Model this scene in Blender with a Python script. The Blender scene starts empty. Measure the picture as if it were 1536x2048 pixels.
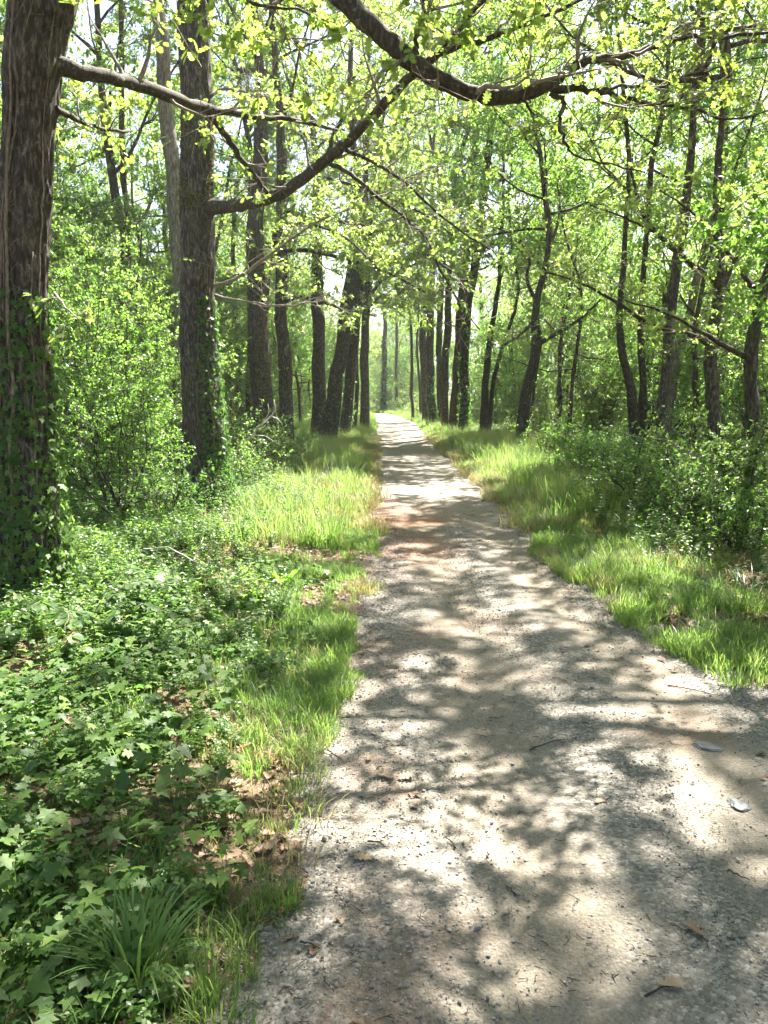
import bpy, math, random
import numpy as np
from mathutils import Vector, Matrix, Euler

HAZE = .0007
random.seed(7)
RNG = np.random.default_rng(7)
SC = bpy.context.scene
COL = SC.collection
R = math.radians

# ------------------------------------------------------------------ camera, sky, sun, exposure
CAM_H, PITCH, FPX = 1.60, R(8.5), 1598.0
cam = bpy.data.cameras.new('camera')
cam.sensor_fit = 'VERTICAL'; cam.sensor_height = 34.6; cam.sensor_width = 25.95; cam.lens = 27.0
cam.clip_start = 0.05; cam.clip_end = 2000
camo = bpy.data.objects.new('camera', cam); COL.objects.link(camo)
camo.location = (0, 0, CAM_H); camo.rotation_euler = (math.pi/2 - PITCH, 0, 0)
SC.camera = camo
SUN_EL, SUN_AZ = R(57), R(32)          # azimuth measured clockwise from the direction of view (+Y)
world = bpy.data.worlds.new('World'); SC.world = world; world.use_nodes = True
wn = world.node_tree.nodes; wl = world.node_tree.links; wn.clear()
sky = wn.new('ShaderNodeTexSky'); sky.sky_type = 'NISHITA'; sky.sun_disc = False
sky.sun_elevation = SUN_EL; sky.sun_rotation = SUN_AZ; sky.air_density = 1.0; sky.dust_density = 2.5; sky.ozone_density = 1.0
bg = wn.new('ShaderNodeBackground'); bg.inputs['Strength'].default_value = 0.055
wo = wn.new('ShaderNodeOutputWorld'); wl.new(sky.outputs[0], bg.inputs[0]); wl.new(bg.outputs[0], wo.inputs[0])
sun = bpy.data.lights.new('sun', 'SUN'); sun.energy = 5.0; sun.angle = R(0.55); sun.color = (1.0, 0.95, 0.87)
suno = bpy.data.objects.new('sun', sun); COL.objects.link(suno)
sd = Vector((math.sin(SUN_AZ)*math.cos(SUN_EL), math.cos(SUN_AZ)*math.cos(SUN_EL), math.sin(SUN_EL)))
suno.rotation_euler = sd.to_track_quat('Z', 'Y').to_euler(); suno.location = (0, 0, 30)
SC.view_settings.view_transform = 'Standard'; SC.view_settings.look = 'None'
SC.view_settings.exposure = 2.85; SC.view_settings.gamma = 1.0; SC.view_settings.use_curve_mapping = False
cy = SC.cycles
cy.use_denoising = True
try: cy.denoiser = 'OPENIMAGEDENOISE'
except Exception: pass
cy.max_bounces = 8; cy.diffuse_bounces = 4; cy.glossy_bounces = 2; cy.transmission_bounces = 4; cy.transparent_max_bounces = 4
cy.caustics_reflective = False; cy.caustics_refractive = False
cy.sample_clamp_indirect = 6.0
cy.use_adaptive_sampling = True; cy.adaptive_threshold = 0.02

# ------------------------------------------------------------------ helpers
def P(x, y, Y):
    "a point of the place seen at pixel (x, y) of the 1536x2048 photograph, Y metres ahead"
    a = (x-768)/FPX; b = (1024-y)/FPX
    d = np.array([a, math.cos(PITCH)+b*math.sin(PITCH), -math.sin(PITCH)+b*math.cos(PITCH)])
    return np.array([0, 0, CAM_H]) + d*(Y/d[1])
def G(x, y):
    a = (x-768)/FPX; b = (1024-y)/FPX
    d = np.array([a, math.cos(PITCH)+b*math.sin(PITCH), -math.sin(PITCH)+b*math.cos(PITCH)])
    return np.array([0, 0, CAM_H]) + d*(CAM_H/-d[2])
def PW(x, y, w, Y):
    p = P(x, y, Y); ax = p[1]*math.cos(PITCH) - (p[2]-CAM_H)*math.sin(PITCH)
    return p, 0.5*w*ax/FPX

_T = np.random.default_rng(3).random(65536).astype(np.float64)
def _h(i, j, k): return _T[((i*73856093) ^ (j*19349663) ^ (k*83492791)) & 65535]
def noise3(x, y, z):
    x = np.asarray(x, float); y = np.asarray(y, float)+0*x; z = np.asarray(z, float)+0*x
    xi = np.floor(x).astype(np.int64); yi = np.floor(y).astype(np.int64); zi = np.floor(z).astype(np.int64)
    fx = x-xi; fy = y-yi; fz = z-zi
    fx = fx*fx*(3-2*fx); fy = fy*fy*(3-2*fy); fz = fz*fz*(3-2*fz)
    r = 0
    for a in (0, 1):
        for b in (0, 1):
            for c in (0, 1):
                r = r + _h(xi+a, yi+b, zi+c)*(fx if a else 1-fx)*(fy if b else 1-fy)*(fz if c else 1-fz)
    return r
def fbm(x, y, z, o=4, g=0.5):
    r = 0; a = 1; s = 0; f = 1
    for k in range(o):
        r = r + a*noise3(x*f+17.3*k, y*f+5.1*k, z*f+9.7*k); s += a; a *= g; f *= 2.03
    return r/s

def mesh(name, V, faces, mat=None, var=None, smooth=False):
    "faces: list of (M,3) or (M,4) index arrays"
    me = bpy.data.meshes.new(name)
    V = np.asarray(V, np.float32)
    faces = [np.asarray(f, np.int32) for f in faces if len(f)]
    nl = sum(f.size for f in faces); npoly = sum(len(f) for f in faces)
    me.vertices.add(len(V)); me.vertices.foreach_set('co', V.ravel())
    me.loops.add(nl); me.polygons.add(npoly)
    me.loops.foreach_set('vertex_index', np.concatenate([f.ravel() for f in faces]))
    st = []; o = 0
    for f in faces:
        k = f.shape[1]; st.append(o+np.arange(len(f))*k); o += f.size
    me.polygons.foreach_set('loop_start', np.concatenate(st).astype(np.int32))
    if smooth: me.polygons.foreach_set('use_smooth', np.ones(npoly, bool))
    if var is not None:
        at = me.attributes.new('var', 'FLOAT', 'POINT'); at.data.foreach_set('value', np.asarray(var, np.float32))
    me.update(calc_edges=True)
    if mat: me.materials.append(mat)
    return me

class MB:
    def __init__(s): s.V = []; s.T = []; s.Q = []; s.va = []; s.n = 0
    def add(s, V, tris=None, quads=None, var=0.5):
        V = np.asarray(V, float)
        if tris is not None and len(tris): s.T.append(np.asarray(tris)+s.n)
        if quads is not None and len(quads): s.Q.append(np.asarray(quads)+s.n)
        s.V.append(V); s.va.append(np.full(len(V), var) if np.isscalar(var) else var); s.n += len(V)
    def tube(s, pts, rad, sides=6, cap=True, wob=0.0, var=0.5, seed=0):
        pts = np.asarray(pts, float); rad = np.asarray(rad, float); n = len(pts)
        t = np.gradient(pts, axis=0); t /= np.linalg.norm(t, axis=1)[:, None]+1e-9
        m = t.mean(0); ref = np.eye(3)[np.argmin(np.abs(m))]
        u = np.cross(t, ref); u /= np.linalg.norm(u, axis=1)[:, None]+1e-9; v = np.cross(t, u)
        a = np.linspace(0, 2*np.pi, sides, endpoint=False)
        rr = np.repeat(rad[:, None], sides, 1)
        if wob:
            rr = rr*(1+wob*(fbm(np.cos(a)[None]*1.3+seed, np.sin(a)[None]*1.3, np.arange(n)[:, None]*0.7+0*a[None], 3)-0.5)*2)
        V = pts[:, None]+u[:, None]*(np.cos(a)[None, :, None]*rr[..., None])+v[:, None]*(np.sin(a)[None, :, None]*rr[..., None])
        V = V.reshape(-1, 3)
        i = np.arange(n-1)[:, None]*sides; j = np.arange(sides)[None]; j2 = (j+1) % sides
        q = np.stack([i+j, i+j2, i+sides+j2, i+sides+j], -1).reshape(-1, 4)
        tr = None
        if cap:
            V = np.vstack([V, pts[-1]+t[-1]*rad[-1]*0.4]); k = (n-1)*sides
            tr = np.array([[k+jj, k+(jj+1) % sides, n*sides] for jj in range(sides)])
        s.add(V, tr, q, var)
    def prisms(s, A, B, r0, r1, var=0.5):
        "many straight three-sided twigs at once"
        A = np.asarray(A); B = np.asarray(B); n = len(A)
        if n == 0: return
        t = B-A; t /= np.linalg.norm(t, axis=1)[:, None]+1e-9
        ref = np.where(np.abs(t[:, 2:3]) < 0.8, np.array([[0, 0, 1.]]), np.array([[1., 0, 0]]))
        u = np.cross(t, ref); u /= np.linalg.norm(u, axis=1)[:, None]+1e-9; v = np.cross(t, u)
        V = []
        for (Q, r) in ((A, r0), (B, r1)):
            for k in range(3):
                c, sn = math.cos(2.094*k), math.sin(2.094*k); V.append(Q+(u*c+v*sn)*r)
        V = np.stack(V, 1).reshape(-1, 3)
        b = np.arange(n)[:, None, None]*6
        q = (b+np.array([[0, 1, 4, 3], [1, 2, 5, 4], [2, 0, 3, 5]])[None]).reshape(-1, 4)
        s.add(V, None, q, var)
    def leaves(s, tpl, pos, ydir, nrm, scale, var):
        tv, tf = tpl; n = len(pos)
        if n == 0: return
        y = ydir/(np.linalg.norm(ydir, axis=1)[:, None]+1e-9)
        z = nrm-y*(nrm*y).sum(1)[:, None]; z /= np.linalg.norm(z, axis=1)[:, None]+1e-9
        x = np.cross(y, z)
        V = pos[:, None]+scale[:, None, None]*(tv[None, :, 0:1]*x[:, None]+tv[None, :, 1:2]*y[:, None]+tv[None, :, 2:3]*z[:, None])
        F = (np.arange(n)[:, None, None]*len(tv)+tf[None]).reshape(-1, 3)
        s.add(V.reshape(-1, 3), F, None, np.repeat(var, len(tv)))
    def mesh(s, name, mat, smooth=False):
        fs = []
        if s.T: fs.append(np.vstack(s.T))
        if s.Q: fs.append(np.vstack(s.Q))
        return mesh(name, np.vstack(s.V), fs, mat, np.concatenate(s.va), smooth)

def link(name, me, parent=None, loc=None, rot=None, scale=None, kind=None, label=None, cat=None, group=None):
    o = bpy.data.objects.new(name, me); COL.objects.link(o)
    if parent is not None: o.parent = parent
    if loc is not None: o.location = loc
    if rot is not None: o.rotation_euler = rot
    if scale is not None: o.scale = (scale,)*3 if np.isscalar(scale) else scale
    if kind: o['kind'] = kind
    if label: o['label'] = label
    if cat: o['category'] = cat
    if group: o['group'] = group
    return o
def thing(name, label, cat, loc=(0, 0, 0), rotz=0, scale=1, group=None):
    o = link(name, None, None, tuple(float(c) for c in loc), (0, 0, rotz), scale, None, label, cat, group)
    o.empty_display_size = 0.2
    return o

# ------------------------------------------------------------------ leaf templates (length 1 along +y, normal +z)
def fan(outline, mid=None, curl=0.0, fold=0.12):
    "an outline (right side from base to tip, mirrored) fanned about points of the midrib"
    o = np.array(outline, float); k = len(o)
    ribs = np.array([[0, yy, 0] for yy in np.linspace(0, 1, 4)])
    V = [*ribs]; rt = []; lf = []
    for (x, yv) in o: rt.append(len(V)); V.append([x, yv, fold*abs(x)])
    for (x, yv) in o: lf.append(len(V)); V.append([-x, yv, fold*abs(x)])
    V = np.array(V); V[:, 2] -= curl*V[:, 1]**2
    def near(a): return int(np.argmin(np.abs(ribs[:, 1]-V[a, 1])))
    F = []
    for side, sg in ((rt, 1), (lf, -1)):
        seq = [0]+side+[3]
        for a, b in zip(seq[:-1], seq[1:]):
            na, nb = near(a), near(b)
            if a == 0: na = 0
            if b == 3: nb = 3
            if a > 3 and b > 3 or a > 3 or b > 3:
                if a > 3 and b > 3:
                    F.append([na, a, b][::sg])
                    if nb != na: F.append([na, b, nb][::sg])
                elif a == 0: F.append([0, b, max(nb, 1)][::sg])
                else: F.append([na if na != 3 else 2, a, 3][::sg])
    return V, np.array(F)
DIAMOND = (np.array([[0, 0, 0], [.28, .45, .07], [0, 1, -.08], [-.28, .45, .07]]), np.array([[0, 1, 2], [0, 2, 3]]))
LEAF6 = (np.array([[0, 0, 0], [.24, .3, .05], [.25, .62, .04], [0, 1, -.10], [-.25, .62, .04], [-.24, .3, .05], [0, .5, 0]]),
         np.array([[0, 1, 6], [1, 2, 6], [2, 3, 6], [3, 4, 6], [4, 5, 6], [5, 0, 6]]))
OAK = fan([(.07, .12), (.20, .22), (.10, .30), (.29, .42), (.14, .50), (.33, .64), (.17, .72), (.24, .86), (.08, .95)], curl=.12)
IVY = (np.array([[0, .05, 0], [.14, -.10, -.01], [.46, .02, -.05], [.26, .24, .02], [.52, .52, -.04], [.22, .58, .03], [0, 1.05, -.08],
                 [-.22, .58, .03], [-.52, .52, -.04], [-.26, .24, .02], [-.46, .02, -.05], [-.14, -.10, -.01], [0, .4, .0]]),
       np.array([[12, a, a % 11+1] for a in range(1, 12)]+[[0, 1, 12], [0, 12, 11]]))
IVY = (IVY[0], np.array([f for f in IVY[1].tolist() if not (f[1] == 11 and f[2] == 1)]))
BROAD = fan([(.16, .1), (.30, .28), (.34, .48), (.26, .7), (.12, .88)], curl=.15, fold=.2)
CURLED = (lambda t: (np.column_stack([t[0][:, 0], t[0][:, 1], t[0][:, 2]+.9*t[0][:, 0]**2*2+.25*(t[0][:, 1]-.5)**2]), t[1]))(OAK)

# ------------------------------------------------------------------ materials
def mat(name):
    m = bpy.data.materials.new(name); m.use_nodes = True; n = m.node_tree.nodes; n.clear()
    return m, n, m.node_tree.links
def ramp(n, stops, interp='LINEAR'):
    r = n.new('ShaderNodeValToRGB'); r.color_ramp.interpolation = interp
    e = r.color_ramp.elements
    while len(e) > 1: e.remove(e[-1])
    e[0].position = stops[0][0]; e[0].color = (*stops[0][1], 1)
    for p, c in stops[1:]:
        q = e.new(p); q.color = (*c, 1)
    return r
def noise_node(n, l, scale, detail=4, rough=.55, vec=None):
    t = n.new('ShaderNodeTexNoise'); t.inputs['Scale'].default_value = scale; t.inputs['Detail'].default_value = detail
    t.inputs['Roughness'].default_value = rough
    if vec is not None: l.new(vec, t.inputs['Vector'])
    return t
def math_node(n, l, op, a, b=None, clamp=False):
    m = n.new('ShaderNodeMath'); m.operation = op; m.use_clamp = clamp
    for i, v in enumerate((a, b)):
        if v is None: continue
        if hasattr(v, 'is_linked'): l.new(v, m.inputs[i])
        else: m.inputs[i].default_value = v
    return m.outputs[0]
def mixc(n, l, f, a, b, blend='MIX'):
    m = n.new('ShaderNodeMix'); m.data_type = 'RGBA'; m.blend_type = blend
    for s, v in ((m.inputs[0], f), (m.inputs[6], a), (m.inputs[7], b)):
        if hasattr(v, 'is_linked'): l.new(v, s)
        elif isinstance(v, tuple): s.default_value = (*v, 1)
        else: s.default_value = v
    return m.outputs[2]

def leaf_mat(name, cols, trans, rough=.42, tf=.45, spec=.5):
    m, n, l = mat(name)
    at = n.new('ShaderNodeAttribute'); at.attribute_name = 'var'
    oi = n.new('ShaderNodeObjectInfo')
    f = math_node(n, l, 'ADD', math_node(n, l, 'MULTIPLY', at.outputs['Fac'], .65), math_node(n, l, 'MULTIPLY', oi.outputs['Random'], .35))
    r1 = ramp(n, [(i/(len(cols)-1), c) for i, c in enumerate(cols)]); l.new(f, r1.inputs[0])
    r2 = ramp(n, [(i/(len(trans)-1), c) for i, c in enumerate(trans)]); l.new(f, r2.inputs[0])
    p = n.new('ShaderNodeBsdfPrincipled'); l.new(r1.outputs[0], p.inputs['Base Color'])
    p.inputs['Roughness'].default_value = rough; p.inputs['Specular IOR Level'].default_value = spec
    t = n.new('ShaderNodeBsdfTranslucent'); l.new(r2.outputs[0], t.inputs[0])
    mx = n.new('ShaderNodeMixShader'); mx.inputs[0].default_value = tf
    l.new(p.outputs[0], mx.inputs[1]); l.new(t.outputs[0], mx.inputs[2])
    o = n.new('ShaderNodeOutputMaterial'); l.new(mx.outputs[0], o.inputs[0])
    return m
M = {}
M['oak_leaf'] = leaf_mat('oak_leaf', [(.06, .09, .018), (.10, .14, .028), (.15, .18, .045)], [(.33, .50, .07), (.46, .61, .11), (.62, .71, .20)], .42, .50, .6)
M['tree_leaf'] = leaf_mat('tree_leaf', [(.055, .088, .02), (.09, .125, .03), (.14, .17, .048)], [(.28, .47, .07), (.41, .58, .11), (.60, .70, .20)], .40, .48, .7)
M['green_leaf'] = leaf_mat('green_leaf', [(.04, .085, .02), (.065, .115, .026), (.10, .15, .038)], [(.18, .44, .04), (.29, .54, .07), (.48, .66, .12)], .42, .48, .6)
M['ivy_leaf'] = leaf_mat('ivy_leaf', [(.022, .052, .012), (.055, .105, .02), (.13, .19, .04)], [(.08, .24, .04), (.17, .36, .06), (.36, .54, .11)], .55, .38, .3)
M['herb_leaf'] = leaf_mat('herb_leaf', [(.045, .09, .022), (.08, .135, .035), (.14, .18, .055)], [(.20, .40, .06), (.32, .52, .09), (.52, .62, .15)], .48, .42, .5)
M['grass'] = leaf_mat('grass', [(.05, .105, .022), (.085, .145, .035), (.17, .19, .07)], [(.19, .40, .06), (.31, .50, .09), (.56, .60, .18)], .5, .42)
M['dry_grass'] = leaf_mat('dry_grass', [(.14, .15, .05), (.24, .20, .09), (.34, .28, .15)], [(.3, .32, .08), (.45, .4, .15), (.5, .42, .2)], .6, .35)
M['dry_leaf'] = leaf_mat('dry_leaf', [(.10, .055, .03), (.22, .14, .08), (.38, .28, .18)], [(.15, .07, .03), (.3, .16, .07), (.4, .25, .12)], .6, .2)

def bark_mat(name, dark, mid, light, scale=1.0, moss=0.25, bump=.6, lichen=.3):
    m, n, l = mat(name)
    g = n.new('ShaderNodeNewGeometry'); tc = n.new('ShaderNodeTexCoord')
    mp = n.new('ShaderNodeMapping'); mp.inputs['Scale'].default_value = (scale, scale, scale*.26); l.new(tc.outputs['Object'], mp.inputs[0])
    t = noise_node(n, l, 38, 6, .65, mp.outputs[0]); r = ramp(n, [(.30, dark), (.5, mid), (.72, light)]); l.new(t.outputs['Fac'], r.inputs[0])
    t2 = noise_node(n, l, 3.2, 5, .6, tc.outputs['Object'])
    mr = ramp(n, [(.5, (0, 0, 0)), (.68, (1, 1, 1))]); l.new(t2.outputs['Fac'], mr.inputs[0])
    c = mixc(n, l, math_node(n, l, 'MULTIPLY', mr.outputs[0], moss), r.outputs[0], (.07, .085, .025))
    t3 = noise_node(n, l, 14, 4, .7, tc.outputs['Object'])
    lr = ramp(n, [(.60, (0, 0, 0)), (.68, (1, 1, 1))]); l.new(t3.outputs['Fac'], lr.inputs[0])
    c = mixc(n, l, math_node(n, l, 'MULTIPLY', lr.outputs[0], lichen), c, (.30, .31, .25))
    p = n.new('ShaderNodeBsdfPrincipled'); l.new(c, p.inputs['Base Color']); p.inputs['Roughness'].default_value = .85
    p.inputs['Specular IOR Level'].default_value = .25
    b = n.new('ShaderNodeBump'); b.inputs['Strength'].default_value = bump; b.inputs['Distance'].default_value = .02
    l.new(t.outputs['Fac'], b.inputs['Height']); l.new(b.outputs[0], p.inputs['Normal'])
    o = n.new('ShaderNodeOutputMaterial'); l.new(p.outputs[0], o.inputs[0])
    return m
M['bark'] = bark_mat('bark', (.013, .011, .009), (.05, .041, .032), (.21, .18, .145), 1.0, .35, 1.0, .45)
M['bark_far'] = bark_mat('bark_far', (.02, .014, .01), (.065, .048, .034), (.16, .125, .095), .6, .35, .4, .2)
M['bark_pale'] = bark_mat('bark_pale', (.06, .05, .038), (.17, .145, .11), (.36, .32, .26), .8, .2, .4, .5)
M['bark_branch'] = bark_mat('bark_branch', (.014, .011, .008), (.045, .036, .027), (.13, .11, .085), 1.5, .3, .5, .45)
M['twig'] = bark_mat('twig', (.10, .085, .065), (.2, .17, .13), (.38, .35, .3), 2, .1, .2, .3)
M['dead_wood'] = bark_mat('dead_wood', (.25, .22, .19), (.42, .38, .34), (.6, .56, .5), 2, .0, .2, .3)
M['ivy_stem'] = bark_mat('ivy_stem', (.08, .062, .045), (.16, .125, .092), (.28, .235, .18), 2, .0, .3, .1)
M['moss'] = leaf_mat('moss', [(.06, .07, .015), (.11, .12, .02), (.18, .17, .03)], [(.1, .1, .02), (.2, .2, .03), (.3, .28, .05)], .8, .2, .1)

def stone_mat(name, a, b, c):
    m, n, l = mat(name); oi = n.new('ShaderNodeObjectInfo'); tc = n.new('ShaderNodeTexCoord')
    r = ramp(n, [(0, a), (.5, b), (1, c)]); l.new(oi.outputs['Random'], r.inputs[0])
    t = noise_node(n, l, 60, 4, .6, tc.outputs['Object'])
    k = ramp(n, [(.3, (.7, .7, .7)), (.7, (1.15, 1.15, 1.15))]); l.new(t.outputs['Fac'], k.inputs[0])
    col = mixc(n, l, 1.0, r.outputs[0], k.outputs[0], 'MULTIPLY')
    p = n.new('ShaderNodeBsdfPrincipled'); l.new(col, p.inputs['Base Color']); p.inputs['Roughness'].default_value = .6
    o = n.new('ShaderNodeOutputMaterial'); l.new(p.outputs[0], o.inputs[0]); return m
M['stone'] = stone_mat('stone', (.09, .09, .085), (.18, .17, .155), (.34, .31, .26))
M['slate'] = stone_mat('slate', (.055, .065, .068), (.08, .09, .09), (.11, .115, .11))

def ground_mat():
    m, n, l = mat('forest_soil'); tc = n.new('ShaderNodeTexCoord')
    t = noise_node(n, l, 1.7, 6, .65, tc.outputs['Object']); r = ramp(n, [(.3, (.06, .042, .026)), (.5, (.13, .092, .055)), (.72, (.24, .17, .105))])
    t2 = noise_node(n, l, 55, 5, .7, tc.outputs['Object'])
    f = math_node(n, l, 'ADD', math_node(n, l, 'MULTIPLY', t.outputs['Fac'], .45), math_node(n, l, 'MULTIPLY', t2.outputs['Fac'], .55)); l.new(f, r.inputs[0])
    p = n.new('ShaderNodeBsdfPrincipled'); l.new(r.outputs[0], p.inputs['Base Color']); p.inputs['Roughness'].default_value = .95
    p.inputs['Specular IOR Level'].default_value = .2
    b = n.new('ShaderNodeBump'); b.inputs['Strength'].default_value = .7; b.inputs['Distance'].default_value = .03
    l.new(t2.outputs['Fac'], b.inputs['Height']); l.new(b.outputs[0], p.inputs['Normal'])
    o = n.new('ShaderNodeOutputMaterial'); l.new(p.outputs[0], o.inputs[0]); return m
M['soil'] = ground_mat()
def path_mat():
    m, n, l = mat('path_gravel'); tc = n.new('ShaderNodeTexCoord'); co = tc.outputs['Object']
    big = noise_node(n, l, 1.1, 5, .6, co)
    fine = noise_node(n, l, 90, 5, .7, co)
    vor = n.new('ShaderNodeTexVoronoi'); vor.inputs['Scale'].default_value = 85; l.new(co, vor.inputs['Vector'])
    vor2 = n.new('ShaderNodeTexVoronoi'); vor2.inputs['Scale'].default_value = 38; l.new(co, vor2.inputs['Vector'])
    soil = ramp(n, [(.3, (.12, .10, .075)), (.7, (.25, .218, .17))]); l.new(fine.outputs['Fac'], soil.inputs[0])
    sp = n.new('ShaderNodeSeparateColor'); l.new(vor.outputs['Color'], sp.inputs[0])
    grit = ramp(n, [(0, (.045, .042, .038)), (.4, (.13, .122, .108)), (.8, (.27, .255, .225)), (1, (.52, .49, .45))]); l.new(sp.outputs[0], grit.inputs[0])
    sp2 = n.new('ShaderNodeSeparateColor'); l.new(vor2.outputs['Color'], sp2.inputs[0])
    grit2 = ramp(n, [(0, (.06, .056, .05)), (.6, (.18, .165, .14)), (1, (.42, .39, .34))]); l.new(sp2.outputs[1], grit2.inputs[0])
    g = mixc(n, l, .35, grit.outputs[0], grit2.outputs[0])
    at = n.new('ShaderNodeAttribute'); at.attribute_name = 'var'     # 0 bare worn soil .. 1 loose gravel
    w = math_node(n, l, 'ADD', at.outputs['Fac'], math_node(n, l, 'MULTIPLY', math_node(n, l, 'SUBTRACT', big.outputs['Fac'], .5), 1.6), True)
    c = mixc(n, l, math_node(n, l, 'MULTIPLY', w, .8), soil.outputs[0], g)
    at2 = n.new('ShaderNodeAttribute'); at2.attribute_name = 'red'
    c = mixc(n, l, math_node(n, l, 'MULTIPLY', at2.outputs['Fac'], math_node(n, l, 'MULTIPLY', fine.outputs['Fac'], 1.5), True), c, (.17, .085, .045))
    p = n.new('ShaderNodeBsdfPrincipled'); l.new(c, p.inputs['Base Color']); p.inputs['Roughness'].default_value = .9
    p.inputs['Specular IOR Level'].default_value = .25
    hgt = math_node(n, l, 'ADD', math_node(n, l, 'MULTIPLY', vor.outputs['Distance'], -.8), fine.outputs['Fac'])
    b = n.new('ShaderNodeBump'); b.inputs['Strength'].default_value = .8; b.inputs['Distance'].default_value = .008
    l.new(hgt, b.inputs['Height']); l.new(b.outputs[0], p.inputs['Normal'])
    o = n.new('ShaderNodeOutputMaterial'); l.new(p.outputs[0], o.inputs[0]); return m
M['path'] = path_mat()

# ------------------------------------------------------------------ the path's course and the ground
Ledge = [(440, 2048), (490, 1900), (560, 1780), (600, 1680), (605, 1600), (612, 1500), (642, 1400), (665, 1300), (703, 1200), (722, 1130), (735, 1060), (738, 1000),
         (738, 940), (742, 890), (745, 862), (747, 845)]
Redge = [(1555, 1400), (1500, 1350), (1390, 1300), (1300, 1250), (1225, 1205), (1180, 1170), (1120, 1125), (1080, 1080), (1040, 1035), (990, 995), (935, 945), (888, 900),
         (858, 870), (842, 852), (835, 845)]
LP = np.array([G(*p)[:2] for p in Ledge]); RP = np.array([G(*p)[:2] for p in Redge])
LP = np.vstack([[-.65, -12], [-.62, 0], LP, [-.72, 52], [-1.0, 58], [-2.0, 62], [-4.4, 66], [-12, 72], [-60, 105]])
RP = np.vstack([[1.95, -12], [2.0, 0], [2.08, 2.6], RP, [1.25, 52], [1.0, 58], [.2, 62], [-1.8, 66], [-8.5, 72], [-56, 105]])
def xL(Y): return np.interp(Y, LP[:, 1], LP[:, 0])
def xR(Y): return np.interp(Y, RP[:, 1], RP[:, 0])
def H(x, y):
    "height of the ground: level path, gently uneven verges, banks further out"
    x = np.asarray(x, float); y = np.asarray(y, float)
    d = np.maximum(xL(y)-x, x-xR(y))
    k = np.clip(d/1.2, 0, 1); k = k*k*(3-2*k)
    far = np.clip((d-3)/8, 0, 1)
    h = k*(0.05+0.16*(fbm(x*.45, y*.45, 0*x+3.3, 3)-.45)) + far*0.35*(fbm(x*.12, y*.12, 0*x+8.1, 3)-.4)
    h = h + np.clip(d/.25, 0, 1)*0.03*(fbm(x*3, y*3, 0*x+1.1, 2)-.3)
    return h
def grid(xs, ys, zf, name, m, extra=None):
    X, Y = np.meshgrid(xs, ys); Z = zf(X, Y)
    nx, ny = len(xs), len(ys)
    i = np.arange(ny-1)[:, None]*nx+np.arange(nx-1)[None]
    q = np.stack([i, i+1, i+nx+1, i+nx], -1).reshape(-1, 4)
    return mesh(name, np.stack([X, Y, Z], -1).reshape(-1, 3), [q], m, None, True)
def spaced(a, b, s0, grow):
    v = [0.0]; s = s0
    while v[-1] < max(abs(a), abs(b)): v.append(v[-1]+s); s *= grow
    v = np.array(v); return np.unique(np.concatenate([-v[v <= abs(a)+1e-6], v[v <= abs(b)+1e-6]]))
gx = spaced(-900, 900, .12, 1.045); gy = np.concatenate([np.linspace(-40, -3, 30), np.arange(-2.8, 14, .13), 14+np.cumsum(.14*1.04**np.arange(135))])
link('ground', grid(gx, gy, lambda X, Y: H(X, Y)-.006-.05*((X > xL(Y)+.12) & (X < xR(Y)-.12)), 'ground', M['soil']), kind='structure')

ys = np.concatenate([np.arange(-12, 1.2, .2), np.arange(1.2, 6, .018), 6+np.cumsum(.02*1.011**np.arange(400))]); ys = ys[ys < 104]
nu = 150; U = np.linspace(0, 1, nu)
wl_ = fbm(ys*1.7, 0*ys, 0*ys, 4)-.5; wr_ = fbm(ys*1.6+50, 0*ys, 0*ys+9, 4)-.5
xl = xL(ys)+.45*wl_-.03; xr = xR(ys)+.5*wr_+.03
X = xl[:, None]*(1-U)+xr[:, None]*U; Y = np.repeat(ys[:, None], nu, 1)
edge = np.minimum(U, 1-U)[None]*2
hz = .012*(fbm(X*2.2, Y*2.2, 0*X, 4)-.5)+.010*(fbm(X*14, Y*14, 0*X+4, 3)-.5)+.006*(fbm(X*45, Y*45, 0*X+7, 2)-.5)
track = np.exp(-((U-.36)/.11)**2)+np.exp(-((U-.74)/.10)**2); hz = hz-.014*track[None]
Z = np.maximum(hz, -.02)+.012*np.clip(edge*4, 0, 1)-.006; Z = np.where(edge < .02, -.045, Z)
i = np.arange(len(ys)-1)[:, None]*nu+np.arange(nu-1)[None]
q = np.stack([i, i+1, i+nu+1, i+nu], -1).reshape(-1, 4)
gv = np.clip(.8-.85*track[None]+.9*(fbm(X*1.3, Y*.6, 0*X+2, 3)-.5), 0, 1)
pm = mesh('gravel_path', np.stack([X, Y, Z], -1).reshape(-1, 3), [q], M['path'], gv.ravel(), True)
red = np.clip(2.6*np.exp(-(((X+.05)/.75)**2+((Y-9.3)/1.9)**2))*np.clip(fbm(X*2.5, Y*1.6, 0*X+12, 3)*2.6-.6, 0, 1), 0, 1)
red = np.maximum(red, .5*np.clip(fbm(X*1.3, Y*1.1, 0*X+22, 4)*6-3.9, 0, 1))
a_ = pm.attributes.new('red', 'FLOAT', 'POINT'); a_.data.foreach_set('value', red.ravel().astype(np.float32))
link('gravel_path', pm, kind='structure')

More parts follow.
